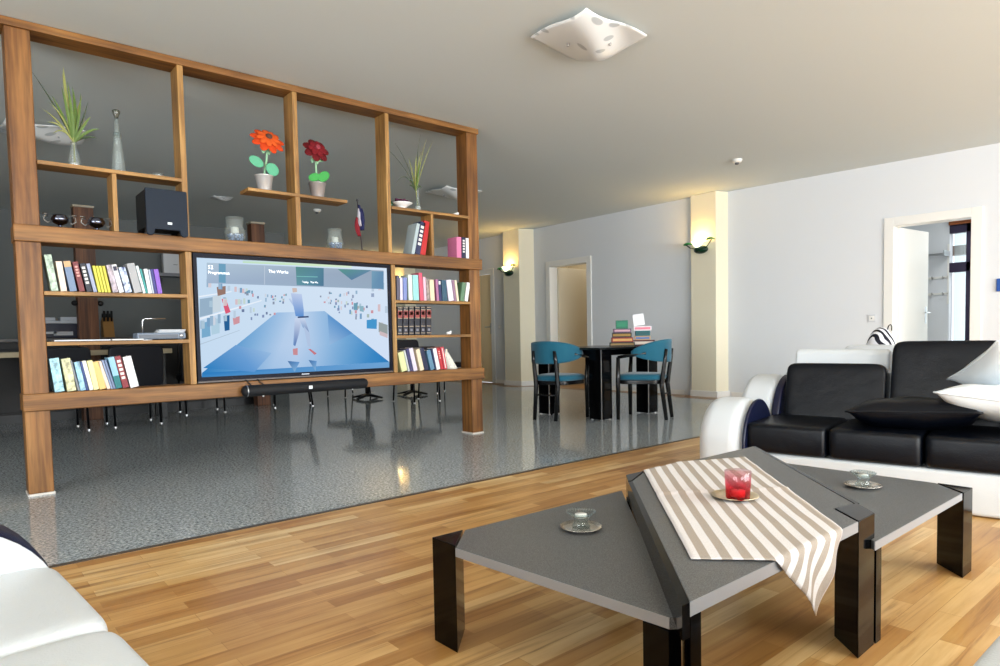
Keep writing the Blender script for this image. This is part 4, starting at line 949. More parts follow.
flower(1.815, 'orange felt flower with green leaves in a bright tin pail', ((206, 66, 14), (216, 86, 24)), (232, 232, 232), 9, 0.122, -36, 0.028, 0.372, [(-0.062, 0.20, 0.055, 0.036, R(25)), (0.052, 0.16, 0.05, 0.044, R(40))], (90, 60, 50))
flower(2.221, 'dark red felt flower in a dark shiny tin pail', ((100, 6, 16), (116, 10, 22)), (198, 190, 188), 7, 0.102, -26, -0.008, 0.362, [(-0.035, 0.15, 0.05, 0.03, R(-20)), (0.04, 0.165, 0.055, 0.036, R(-35))], (150, 60, 70))
# candle jars
def jar(x, s, label):
    t = thing('candle_jar', label, 'candle jar', (x, 4.73, 1.575), 0, 'glass candle jars on the middle beam')
    prof = [(0.045, 0), (0.062, 0.012), (0.072, 0.045), (0.068, 0.075), (0.056, 0.115), (0.062, 0.17)]
    bottle_glass(t, [(r*s, z*s) for r, z in prof], 24, 'glass_jar', JARGLASS)
    pb = MB(); rnd = random.Random(3)
    for q in range(46):
        a = rnd.random()*2*PI; r = rnd.random()**0.5*0.05*s
        pb.ellipsoid((r*math.cos(a), r*math.sin(a), 0.012+rnd.random()*0.04*s), 0.011, 0.011, 0.009, 8, 5)
    o = pb.build('glass_pebbles', pm('blue_grey_pebbles', (120, 146, 186), 0.15), t, smooth=True); o['kind'] = 'stuff'
    MB().lathe([(0.022, 0.06*s), (0.026, 0.064*s), (0.026, 0.1*s), (0.02, 0.104*s)], (0,0,0), 18).build('candle', pm('white_wax', (240, 238, 232), 0.5), t, smooth=True)
jar(1.592, 1.0, 'round glass jar of blue pebbles and a white candle, left of the lattice centre post')
jar(2.350, 0.92, 'round glass jar of blue pebbles beside the small table flag')
# table flag
t = thing('table_flag', 'little red white and blue table flag on a black stand', 'flag', (2.585, 4.735, 1.575))
MB().lathe([(0.05, 0), (0.05, 0.006), (0.046, 0.009), (0.01, 0.012)], (0,0,0), 24).build('stand', BLACK, t, smooth=True)
MB().tube([(0, 0, 0.008), (-0.03, 0, 0.40)], 0.0045, 8).ellipsoid((-0.03, 0, 0.405), 0.009, 0.009, 0.011, 10, 6).build('pole', pm('dark_pole', (60, 54, 60), 0.4), t, smooth=True)
for name, rgb, x0, x1, z0, z1, y in (('red_cloth', (128, 22, 36), -0.045, 0.0, 0.12, 0.27, -0.012), ('white_cloth', (190, 186, 196), -0.016, 0.008, 0.20, 0.34, -0.018), ('blue_cloth', (28, 32, 78), 0.0, 0.05, 0.17, 0.37, -0.010)):
    def fl(u, v, x0=x0, x1=x1, z0=z0, z1=z1, y=y):
        zz = z0+(z1-z0)*v; pole = -0.03*(zz/0.4)
        wv = 0.35+0.65*math.sin(PI*(0.15+0.7*(1-v)))
        return (pole+(x0+(x1-x0)*u)*wv, y+0.012*math.sin(u*7+v*3), zz-0.03*u*v)
    MB().sheet(fl, 8, 10).build(name, pm(name, rgb, 0.8), t, smooth=True, solid=0.002)
# bowl of dried petals
t = thing('petal_bowl', 'white pedestal bowl of purple dried petals on the upper right shelf', 'bowl', (2.965, 4.735, 1.951))
MB().lathe([(0.034, 0), (0.036, 0.004), (0.03, 0.012), (0.05, 0.026), (0.088, 0.048), (0.09, 0.052), (0.084, 0.052), (0.045, 0.032), (0.01, 0.026)], (0,0,0), 28).build('bowl_body', pm('white_ceramic', (240, 240, 238), 0.3), t, smooth=True)
pb = MB(); rnd = random.Random(8)
for q in range(40):
    a = rnd.random()*2*PI; r = rnd.random()**0.5*0.06
    pb.ellipsoid((r*math.cos(a), r*math.sin(a), 0.05+rnd.random()*0.03), 0.014, 0.012, 0.009, 8, 5)
pb.build('dried_petals', pm('plum_petals', (84, 26, 62), 0.9), t, smooth=True)['kind'] = 'stuff'
t = thing('glass_apple', 'small dark green glass apple left of the white petal bowl', 'ornament', (2.865, 4.76, 1.951))
MB().lathe([(0.012, 0.0), (0.026, 0.012), (0.032, 0.032), (0.026, 0.056), (0.012, 0.064), (0.004, 0.058)], (0,0,0), 20).build('body', pm('dark_green_glass', (40, 74, 52), 0.12), t, smooth=True)
MB().tube([(0,0,0.058),(0.004,0,0.07),(0.01,0,0.078)], 0.003, 6).build('stalk', BLACK, t)
# lower shelf: papers, printer like device, soft white pack
def paper(x0, x1, y0, y1, z, rgb, label, n=3):
    o = MB().sheet(lambda u, v: (x0+(x1-x0)*u, y0+(y1-y0)*v, z+0.004+0.004*math.sin(u*5)*v), 8, 4).build('magazine', pm('paper_%d' % rgb[0], rgb, 0.6), None, ((x0+x1)/2, y0, z), solid=0.007)
    tag(o, label, 'magazine', 'papers on the lower left shelf')
paper(0.50, 0.79, 4.668, 4.80, 0.902, (214, 218, 226), 'pale open magazine lying at the left of the lower left shelf')
paper(0.80, 0.975, 4.668, 4.80, 0.902, (226, 224, 220), 'narrow white sheet of paper lying beside the grey device')
t = thing('disc_player', 'flat grey disc player lying on the lower left shelf', 'player', (1.08, 4.74, 0.9))
MB().box(-0.14, 0.15, -0.066, 0.07, 0.006, 0.048).build('case', pm('slate_case', (112, 124, 140), 0.4), t, bevel=0.008)
MB().box(-0.13, 0.1, -0.068, -0.065, 0.014, 0.036).build('front_slot', pm('dark_slot', (40, 48, 62), 0.3), t)
MB().lathe([(0.012, 0), (0.012, 0.008), (0.01, 0.01)], (0,0,0), 16, Matrix.Translation((0.12, -0.066, 0.027)) @ Matrix.Rotation(R(90), 4, 'X')).build('dial', METAL, t, smooth=True)
for x in (-0.12, 0.12): MB().box(x-0.015, x+0.015, -0.05, 0.05, 0, 0.008).build('foot', BLACK, t)
t = thing('paper_stack', 'loose stack of white papers lying on the grey disc player', 'papers', (1.15, 4.75, 0.948))
for q in range(3): MB().box(-0.085+0.006*q, 0.078+0.004*q, -0.05, 0.05, 0.007*q, 0.007*q+0.006).build('sheet', pm('paper_white', (196, 200, 206), 0.7), t)
t = thing('wire_hook', 'thin bent metal wire stand behind the grey disc player', 'stand', (1.03, 4.805, 0.9))
MB().tube([(-0.03, 0.0, 0.0), (-0.03, 0.0, 0.13), (-0.015, 0.0, 0.142), (0.11, 0.0, 0.142)], 0.004, 8).build('wire', CHROME, t, smooth=True)
MB().box(-0.045, 0.02, -0.012, 0.012, 0, 0.004).build('base', METAL, t)
t = thing('storage_book', 'grey hardback book standing behind the white pouch at the right of the lower row', 'book', (3.30, 4.70, 0.6))
MB().box(0, 0.012, 0, 0.11, 0, 0.19, Matrix.Rotation(R(14), 4, 'Y')).build('cover', pm('grey_board', (128, 126, 132), 0.6), t, bevel=0.002)
MB().box(0.0122, 0.03, 0.004, 0.106, 0.003, 0.186, Matrix.Rotation(R(14), 4, 'Y')).build('page_block', PAGE, t)
t = thing('fabric_pouch', 'white spotted fabric pouch slumped at the right of the lower row of books', 'pouch', (3.435, 4.70, 0.6))
sp = pm('spotted_fabric', (220, 220, 208), 0.9); k = NT(sp); vo = k.n('ShaderNodeTexVoronoi', Scale=55.0); k.l(k.coord('Object'), vo.inputs['Vector']); k.base(k.ramp(vo.outputs['Distance'], [(0.14, (150, 130, 150)), (0.22, (222, 222, 210))]))
def pouch(u, v):
    a = 2*PI*u; r = (0.055*(1-v)**0.6+0.008)*(1+0.08*math.sin(3*a)); return (r*math.cos(a)-0.07*v, 0.03+0.6*r*math.sin(a), 0.17*v)
MB().sheet(pouch, 16, 10).build('pouch_body', sp, t, smooth=True, solid=0.003)
MB().tube([(-0.062, 0.03, 0.16), (-0.075, 0.03, 0.172), (-0.085, 0.03, 0.18)], 0.008, 8).build('knot', sp, t, smooth=True)

# ------------------------------------------------------------------ sofas
def half_disc(yc, zc, r, z0=0.03, n=22):
    pts = [(yc+r, z0)]+[(yc+r*math.cos(PI*i/n), zc+r*math.sin(PI*i/n)) for i in range(n+1)]+[(yc-r, z0)]
    out = []
    for p in pts:
        if not out or (Vector(p)-Vector(out[-1])).length > 1e-4: out.append(p)
    return out
def cushion_block(x0, x1, y0, y1, z0, z1, puff=0.012, n=10, M=None, e=0.17, ez=0.24):
    """rounded upholstered block, slightly bulging"""
    def sq(u, p=0.22):
        return math.copysign(abs(math.sin(u))**p, math.sin(u))
    cx, cy, cz = (x0+x1)/2, (y0+y1)/2, (z0+z1)/2; hx, hy, hz = (x1-x0)/2, (y1-y0)/2, (z1-z0)/2
    m = MB(); vs = []; fs = []; seg = 40; rings = 20
    for i in range(rings+1):
        th = -PI/2+PI*i/rings; cz_ = math.copysign(abs(math.sin(th))**ez, math.sin(th)); cr = abs(math.cos(th))**e
        for k in range(seg):
            a = 2*PI*k/seg
            ex = math.copysign(abs(math.cos(a))**e, math.cos(a)); ey = math.copysign(abs(math.sin(a))**e, math.sin(a))
            vs.append((cx+hx*ex*cr, cy+hy*ey*cr, cz+hz*cz_+puff*math.copysign(1, cz_)*(1-ex*ex)*(1-ey*ey)*abs(cz_)))
    for i in range(rings):
        for k in range(seg): fs.append((i*seg+k, i*seg+(k+1) % seg, (i+1)*seg+(k+1) % seg, (i+1)*seg+k))
    fs += [tuple(range(seg-1, -1, -1)), tuple(rings*seg+k for k in range(seg))]
    return m.add(vs, fs, M)
def make_sofa(t, xa, xb, nseat, backs, shell, seatm, disc, rim, sf=0.012):
    """local x along the seat, +y is the front; arms beyond xa and xb"""
    MB().box(xa, xb, -1.0, -0.005, 0.004, 0.206).build('base', shell, t, bevel=0.02, seg=3)
    for x in (xa+0.1, xb-0.1):
        for y in (-0.9, -0.1): MB().lathe([(0.03, 0), (0.028, 0.04)], (x, y, 0), 14).build('foot', BLACK, t, smooth=True)
    wseat = (xb-xa)/nseat
    for i in range(nseat):
        cushion_block(xa+i*wseat+0.001, xa+(i+1)*wseat-0.001, -0.56, sf, 0.204, 0.370, e=0.15, ez=0.26).build('seat_cushion', seatm, t, smooth=True)
    # back shell: curved slab behind the cushions
    prof = [(-0.56, 0.2), (-0.62, 0.40), (-0.68, 0.57), (-0.74, 0.625), (-0.86, 0.60), (-0.96, 0.46), (-1.03, 0.25), (-1.03, 0.05), (-0.56, 0.05)]
    MB().prism(list(reversed(prof)), xa, xb, 'x').build('back_shell', shell, t, bevel=0.03, seg=4)
    for (x0, x1, ztop, kind) in backs:
        zs = ztop+0.07 if kind == 'low' else ztop-0.02
        MB().prism(list(reversed([(-0.66, 0.5), (-0.70, zs-0.02), (-0.725, zs), (-0.79, zs-0.01), (-0.83, 0.5)])), x0+0.01, x1-0.01, 'x').build('headrest_shell', shell, t, bevel=0.022, seg=4)
        hgt = ztop-0.35; tilt = 0.13
        Mt = Matrix.Translation(((x0+x1)/2, -0.47, 0.345)) @ Matrix.Rotation(R(13), 4, 'X')
        cushion_block(-(x1-x0)/2, (x1-x0)/2, -0.15, 0.0, 0.0, hgt/math.cos(R(13)), 0.0, M=Mt).build('back_cushion', seatm, t, smooth=True)
    for side, x in ((1, xb), (-1, xa)):
        lo, hi = (x, x+0.27) if side > 0 else (x-0.27, x)
        MB().prism(half_disc(-0.20, 0.24, 0.25), lo, hi, 'x').build('arm', rim, t, bevel=0.085, seg=6, angle=50)
        d0, d1 = (x-0.016, x+0.002) if side > 0 else (x-0.002, x+0.016)
        MB().prism(half_disc(-0.20, 0.24, 0.245), d0, d1, 'x').build('arm_inner_panel', disc, t, bevel=0.008, seg=3)
        MB().prism(half_disc(-0.75, 0.30, 0.295), lo if side > 0 else hi-0.21, lo+0.21 if side > 0 else hi, 'x').build('back_side', shell, t, bevel=0.05, seg=5, angle=50)
        MB().prism(half_disc(-0.75, 0.30, 0.298), d0-(0.03 if side > 0 else 0), d1+(0 if side > 0 else 0.03), 'x').build('back_side_trim', NAVYTRIM, t, bevel=0.012, seg=3)
S1 = thing('sofa', 'white leather sofa with black seat cushions and a round white arm, behind the low tables', 'sofa', (3.601, 0.834, 0), R(100))
make_sofa(S1, -0.60, 1.10, 4, [(0.495, 1.035, 0.69, 'low'), (-0.05, 0.475, 0.818, 'high'), (-0.58, -0.07, 0.69, 'low')], WLEATHER, BLEATHER, pm('navy_black_leather', (14, 20, 48), 0.35), WLEATHER)
S2 = thing('sofa', 'white leather sofa with a dark blue trimmed arm at the left edge of the picture', 'sofa', (0.148, 1.87, 0), R(-85.2))
make_sofa(S2, 0.0, 1.47, 3, [(0.01, 0.48, 0.69, 'low'), (0.50, 0.97, 0.69, 'low'), (0.99, 1.46, 0.69, 'low')], WLEATHER, WLEATHER, WLEATHER, NAVYTRIM, 0.03)
S3 = thing('armchair', 'white leather armchair of which only a front corner shows at the bottom right', 'armchair', (0.0, 0.285, 0))
make_sofa(S3, 1.0, 1.50, 1, [(1.02, 1.48, 0.69, 'low')], WLEATHER, WLEATHER, WLEATHER, WLEATHER)

# cushions on the sofa
def pillow(w, h, th, n=20, crease=0.0):
    def surf(sgn):
        def fn(u, v):
            a, b = 2*u-1, 2*v-1
            f = max(0.0, (1-abs(a)**2.6)*(1-abs(b)**2.6))**0.55
            pin = 1-0.07*(1-a*a)*abs(b)**3
            pin2 = 1-0.07*(1-b*b)*abs(a)**3
            wr = 0.02*th*math.sin(9*a+4*b)*f*crease
            return Vector((a*w/2*pin2, b*h/2*pin, sgn*(th/2*f+wr+0.002)))
        return fn
    m = MB(); m.sheet(surf(1), n, n)
    lower = MB().sheet(surf(-1), n, n)
    m.add(lower.v, [tuple(reversed(f)) for f in lower.f])
    # close the rim
    rim = [i for i in range(n+1)]+[(j*(n+1)+n) for j in range(1, n+1)]+[n*(n+1)+i for i in range(n-1, -1, -1)]+[j*(n+1) for j in range(n-1, 0, -1)]
    o = (n+1)*(n+1)
    for a, b in zip(rim, rim[1:]+rim[:1]): m.f.append((b, a, a+o, b+o))
    return m
def piping(w, h, n=20):
    pts = []
    for a, b in [(-1+2*i/n, -1) for i in range(n)]+[(1, -1+2*i/n) for i in range(n)]+[(1-2*i/n, 1) for i in range(n)]+[(-1, 1-2*i/n) for i in range(n+1)]:
        pin = 1-0.07*(1-a*a)*abs(b)**3; pin2 = 1-0.07*(1-b*b)*abs(a)**3
        pts.append((a*w/2*pin2, b*h/2*pin, 0))
    return MB().tube(pts, 0.005, 6)
SM = at(R(100), (3.601, 0.834, 0))
def place(name, label, cat, w, h, th, mat, x, y, z, rx, ry, rz, crease=1.0, pipe=True, group=None, spin=0):
    t = thing(name, label, cat, (0, 0, 0), 0, group)
    t.matrix_world = SM @ Matrix.Translation((x, y, z)) @ Matrix.Rotation(R(rz), 4, 'Z') @ Matrix.Rotation(R(rx), 4, 'X') @ Matrix.Rotation(R(ry), 4, 'Y') @ Matrix.Rotation(R(spin), 4, 'Z')
    pillow(w, h, th, 20, crease).build('pillow_body', mat, t, smooth=True)
    if pipe: piping(w, h).build('piping', mat, t, smooth=True)
    return t
place('cushion', 'black leather cushion lying flat on the black sofa seat', 'cushion', 0.57, 0.42, 0.17, BLEATHER, 0.325, -0.26, 0.435, 9, 2, 4)
PILLOW = leather('white_cushion_leather', (226, 232, 236), 0.5)
place('cushion', 'white cushion lying on the sofa seat below the leaning white one', 'cushion', 0.56, 0.46, 0.17, PILLOW, -0.075, -0.27, 0.50, 10, -6, -4, group='white sofa cushions')
place('cushion', 'white cushion leaning against the sofa back above the lying white one', 'cushion', 0.50, 0.44, 0.16, PILLOW, -0.127, -0.38, 0.645, 32, 0, 0, group='white sofa cushions', spin=30)

# white armchair and zebra bag by the right wall
AC = thing('armchair', 'white armchair standing behind the sofa near the right wall', 'armchair', (6.15, 2.10, 0), R(-90))
MB().box(-0.32, 0.32, -0.3, 0.34, 0.06, 0.3).build('base', WLEATHER, AC, bevel=0.03, seg=3)
cushion_block(-0.24, 0.24, -0.2, 0.36, 0.29, 0.44).build('seat_cushion', WLEATHER, AC, smooth=True)
cushion_block(-0.27, 0.27, -0.36, -0.18, 0.1, 0.748, 0.0).build('backrest', WLEATHER, AC, smooth=True)
for s in (-1, 1):
    cushion_block(s*0.36-0.09, s*0.36+0.09, -0.34, 0.34, 0.08, 0.58, 0.0).build('arm', WLEATHER, AC, smooth=True)
    for y in (-0.25, 0.28): MB().lathe([(0.02, 0), (0.025, 0.07)], (s*0.28, y, 0), 12).build('leg', BLACK, AC, smooth=True)
zb = pm('zebra_print', (236, 236, 240), 0.7); k = NT(zb)
wv = k.n('ShaderNodeTexWave', Scale=9.0, Distortion=6.0, Detail=1.0); wv.inputs['Detail Scale'].default_value = 1.2; k.l(k.coord('Object', (1, 0.5, 0.6), (0, R(20), R(30))), wv.inputs['Vector'])
k.base(k.ramp(wv.outputs['Fac'], [(0.44, (14, 12, 30)), (0.52, (236, 236, 242))]))
t = thing('zebra_bag', 'zebra print bag with a small loop handle on the white armchair', 'bag', (6.2, 2.215, 0.44))
def bagf(u, v):
    a = 2*PI*u; r = (1-0.25*v**6)*(max(0.0, 1-v**5)**0.5 if v > 0.0 else 1)
    return (0.1*r*math.cos(a), 0.125*r*math.sin(a)*(1+0.1*math.sin(2*a)), 0.004+0.45*v)
MB().sheet(bagf, 24, 20).build('bag_body', zb, t, smooth=True, solid=0.004)
MB().tube([(0, -0.05, 0.425), (0, -0.06, 0.462), (0, -0.075, 0.474), (0, -0.085, 0.458), (0, -0.085, 0.42)], 0.005, 8).build('handle', BLACK, t, smooth=True)

# ------------------------------------------------------------------ coffee tables
SLATE = pm('slate_grey_tabletop', (74, 76, 76), 0.38); k = NT(SLATE)
nz = k.n('ShaderNodeTexNoise', Scale=420.0, Detail=1.0); k.l(k.coord('Object'), nz.inputs['Vector'])
k.base(k.ramp(nz.outputs['Fac'], [(0.35, (66, 67, 68)), (0.5, (90, 91, 92)), (0.68, (112, 113, 114))]))
EDGE = pm('grey_metal_edge', (150, 152, 156), 0.35, 0.3)
def table_top(t, poly, z1, th, name='tabletop', inset=0.0):
    MB().prism(poly, z1-th, z1).build(name, [SLATE], t, bevel=0.002)
def edge_strip(t, p, q, z1, th, mat, out=0.0015, name='edge_strip'):
    a, b = Vector(p), Vector(q); d = (b-a).normalized(); n = Vector((d.y, -d.x))
    MB().prism([tuple(a+n*out), tuple(b+n*out), tuple(b-n*0.002), tuple(a-n*0.002)][::-1], z1-th, z1-0.0005).build(name, mat, t)
def leg_prism(t, tri, z1):
    MB().prism(tri, 0.0, z1).build('leg', BLACKGLOSS, t, bevel=0.002)
ZS, ZC = 0.303, 0.372
# left triangle: right angle at (1.055,1.555)
T1 = thing('coffee_table', 'low triangular dark grey coffee table with black corner legs, nearest the divider on the left', 'coffee table', (1.3, 1.35, 0))
def sh(p, o): return [(x-o[0], y-o[1]) for x, y in p]
O1 = (1.3, 1.35)
table_top(T1, sh([(1.045,1.44),(1.098,0.782),(1.115,0.770),(1.885,1.548),(1.165,1.556)], O1), ZS, 0.026)
edge_strip(T1, *sh([(1.045,1.44),(1.098,0.782)], O1), ZS, 0.024, EDGE)
leg_prism(T1, sh([(1.050,1.562),(1.052,1.452),(1.160,1.560)], O1), ZS+0.001)
leg_prism(T1, sh([(1.095,0.784),(1.122,0.770),(1.19,0.838),(1.095,0.848)], O1), ZS-0.027)
leg_prism(T1, sh([(1.905,1.553),(1.79,1.553),(1.79,1.44)], O1), ZS-0.027)
MB().prism(sh([(1.115,0.79),(1.13,0.788),(1.885,1.54),(1.865,1.545)], O1), ZS-0.07, ZS-0.027).build('rail', BLACKGLOSS, T1)
# right triangle: right angle at (2.79,0.695)
T2 = thing('coffee_table', 'low triangular dark grey coffee table with black corner legs, nearest the black sofa', 'coffee table', (2.5, 0.95, 0))
O2 = (2.5, 0.95)
table_top(T2, sh([(1.90,0.69),(2.675,0.693),(2.788,0.805),(2.776,1.535),(2.745,1.535)], O2), ZS, 0.026)
edge_strip(T2, *sh([(1.90,0.69),(2.675,0.693)], O2), ZS, 0.024, EDGE)
leg_prism(T2, sh([(2.79,0.69),(2.79,0.80),(2.685,0.690)], O2), ZS+0.001)
leg_prism(T2, sh([(1.945,0.702),(1.984,0.702),(2.04,0.757),(2.016,0.772)], O2), ZS-0.027)
leg_prism(T2, sh([(2.775,1.53),(2.75,1.53),(2.66,1.44),(2.775,1.40)], O2), ZS-0.027)
MB().prism(sh([(1.90,0.705),(1.93,0.705),(2.765,1.525),(2.74,1.525)], O2), ZS-0.07, ZS-0.027).build('rail', BLACKGLOSS, T2)
# centre: raised parallelogram
T3 = thing('coffee_table', 'raised slanted dark grey coffee table in the middle carrying the striped runner', 'coffee table', (1.88, 1.1, 0))
O3 = (1.88, 1.10)
table_top(T3, sh([(1.052,0.703),(1.820,0.703),(1.908,0.802),(2.006,0.786),(2.705,1.482),(1.955,1.494),(1.790,1.424)], O3), ZC, 0.03)
edge_strip(T3, *sh([(1.050,0.703),(1.820,0.703)], O3), ZC, 0.028, EDGE)
MB().prism(sh([(1.026,0.703),(1.050,0.702),(1.790,1.422),(1.778,1.432)], O3), ZC-0.068, ZC-0.0005).build('side_panel', BLACKGLOSS, T3)
MB().prism(sh([(2.008,0.782),(2.020,0.776),(2.72,1.478),(2.705,1.483)], O3), ZC-0.068, ZC-0.0005).build('side_panel', BLACKGLOSS, T3)
leg_prism(T3, sh([(1.823,0.701),(1.938,0.704),(2.014,0.780),(1.912,0.800)], O3), ZC+0.001)
leg_prism(T3, sh([(1.952,1.499),(1.852,1.501),(1.779,1.433),(1.788,1.426)], O3), ZC+0.001)
leg_prism(T3, sh([(1.060,0.708),(1.094,0.706),(1.152,0.762),(1.132,0.776)], O3), ZC-0.031)
leg_prism(T3, sh([(2.69,1.478),(2.60,1.484),(2.56,1.405),(2.62,1.405)], O3), ZC-0.031)
# striped runner draped over the raised table
def runner():
    A, Bc, D, T = Vector((2.03, 1.575)), Vector((2.425, 1.362)), Vector((1.25, 0.832)), Vector((1.530, 0.528))
    FY, BY = 0.697, 1.497
    top = ZC+0.0035
    def P(u, v):
        p = (D*(1-u)+T*u)*(1-v)+(A*(1-u)+Bc*u)*v
        x, y = p.x, p.y
        z = top+0.0012*math.sin(x*23+y*9)*math.sin(y*17)+0.0012+0.0035*math.exp(-((v-0.56)/0.012)**2)
        if y < FY+0.006:
            d = FY+0.006-y; r = 0.008
            if d < r*1.57: a = d/r; return (x, FY+0.006-r*math.sin(a), z-r*(1-math.cos(a)))
            d2 = d-r*1.57
            return (x+0.13*d2+0.004*math.sin(x*40), FY-0.004-0.05*d2+0.006*math.sin(x*45+1)*min(1, d2*12), z-r-d2*1.02)
        if y > BY:
            d = y-BY; return (x, BY+0.004, z-d)
        return (x, y, z)
    nu, nv = 36, 110
    m = MB(); m.sheet(P, nu, nv)
    o = m.build('table_runner', None, None, (1.85, 1.1, ZC), smooth=True, solid=0.0022)
    uv = o.data.uv_layers.new(name='UVMap')
    idx = {}
    for poly in o.data.polygons:
        for li in poly.loop_indices:
            vi = o.data.loops[li].vertex_index
            uv.data[li].uv = ((vi % (nu+1))/nu, (vi//(nu+1))/nv)
    mt = pm('striped_linen', (224, 220, 218), 0.9); k = NT(mt)
    c = k.n('ShaderNodeTexCoord'); sx = k.n('ShaderNodeSeparateXYZ'); k.l(c.outputs['UV'], sx.inputs[0])
    mu = k.n('ShaderNodeMath', operation='MULTIPLY'); mu.inputs[1].default_value = 9.0; k.l(sx.outputs['X'], mu.inputs[0])
    fr = k.n('ShaderNodeMath', operation='FRACT'); k.l(mu.outputs[0], fr.inputs[0])
    col = k.ramp(fr.outputs[0], [(0.0, (226, 222, 222)), (0.44, (226, 222, 222)), (0.48, (172, 160, 148)), (0.94, (172, 160, 148)), (0.98, (226, 222, 222))])
    n1 = k.n('ShaderNodeTexNoise', Scale=500.0, Detail=1.0); k.l(k.coord('Object'), n1.inputs['Vector'])
    k.base(k.mix(0.35, col, k.ramp(n1.outputs['Fac'], [(0.3, (190, 186, 182)), (0.6, (255, 255, 255))]), 'MULTIPLY'))
    k.bump(n1.outputs['Fac'], 0.15, 0.002)
    o.data.materials.clear(); o.data.materials.append(mt)
    return o
tag(runner(), 'beige and white striped linen runner draped over the raised middle coffee table', 'table runner')
GOLD = pm('antique_gold_plate', (196, 176, 140), 0.25, 0.9)
SILVER = pm('silver_plate', (206, 200, 190), 0.2, 0.9)
def plate(name, label, loc, r, mat, grp=None):
    o = MB().lathe([(r*0.6, 0), (r*0.7, 0.002), (r, 0.009), (r, 0.011), (r*0.72, 0.005), (0.001, 0.004)], (0,0,0), 36).build(name, mat, None, smooth=True)
    o.location = loc
    return tag(o, label, 'plate', grp)
plate('candle_plate', 'pale gold plate under the red glass on the striped runner', (1.797, 1.042, ZC+0.0075), 0.068, pm('worn_gold_plate', (214, 198, 166), 0.35, 0.7))
t = thing('candle_glass', 'red ombre glass tumbler with a tealight on the striped runner', 'candle glass', (1.772, 1.018, ZC+0.0125))
RG = thin_glass('red_ombre_glass', (236, 60, 80), (0.083, [(0.0, (206, 24, 44)), (0.35, (222, 60, 80)), (0.6, (240, 160, 172)), (1.0, (248, 226, 228))]), 0.16)
MB().lathe([(0.030, 0.0), (0.034, 0.005), (0.038, 0.084), (0.037, 0.085)], (0,0,0), 32).build('glass_cup', RG, t, smooth=True)
MB().lathe([(0.020, 0.008), (0.021, 0.026), (0.001, 0.027)], (0,0,0), 20).build('tealight', pm('pink_wax', (250, 214, 214), 0.5, emit=(240, 120, 130), estr=0.0), t, smooth=True)
MB().tube([(0,0,0.026), (0.001,0,0.034)], 0.001, 6).build('wick', BLACK, t)
def glass_dish(x, y, label, plabel):
    plate('candle_plate', plabel, (x, y, ZS), 0.062, SILVER, 'silver candle plates')
    t = thing('glass_candle_holder', label, 'candle holder', (x, y, ZS+0.006), 0, 'glass candle holders on the low tables')
    MB().lathe([(0.026, 0), (0.028, 0.004), (0.021, 0.014), (0.020, 0.026), (0.026, 0.032), (0.043, 0.046), (0.044, 0.049), (0.026, 0.034), (0.002, 0.03)], (0,0,0), 30).build('holder_body', GLASS, t, smooth=True)
    MB().lathe([(0.017, 0.030), (0.018, 0.040), (0.001, 0.041)], (0,0,0), 18).build('tealight', pm('pale_wax', (226, 226, 222), 0.5), t, smooth=True)
glass_dish(1.418, 1.320, 'clear glass candle holder on the left triangular table', 'small silver plate on the left triangular table')
glass_dish(2.54, 0.963, 'clear glass candle holder on the right triangular table', 'small silver plate on the right triangular table')

# ------------------------------------------------------------------ dining table, chairs, boxes
DT = thing('dining_table', 'black square dining table on four square pedestals in front of the right wall', 'dining table', (5.52, 4.92, 0))
MB().box(-0.52, 0.50, -0.56, 0.42, 0.722, 0.745).build('tabletop', pm('black_tabletop', (16, 20, 20), 0.25), DT, bevel=0.004)
MB().box(-0.44, 0.44, -0.47, 0.33, 0.66, 0.722).build('apron', BLACKGLOSS, DT, bevel=0.004)
for (x, y) in ((-0.47, -0.525), (-0.47, 0.23), (0.30, -0.525), (0.30, 0.23)):
    p = MB().box(x, x+0.165, y, y+0.165, 0.012, 0.722).build('pedestal', BLACKGLOSS, DT, bevel=0.004)
    MB().box(x-0.004, x+0.004, y-0.004, y+0.004, 0.0, 0.722).build('corner_glint', METAL, p)  # bright sliver standing in for the glint along the pedestal corner
    for (dx, dy) in ((0.02, 0.02), (0.145, 0.02), (0.02, 0.145), (0.145, 0.145)):
        MB().lathe([(0.012, 0), (0.012, 0.013)], (x+dx, y+dy, 0), 10).build('glide', METAL, p)
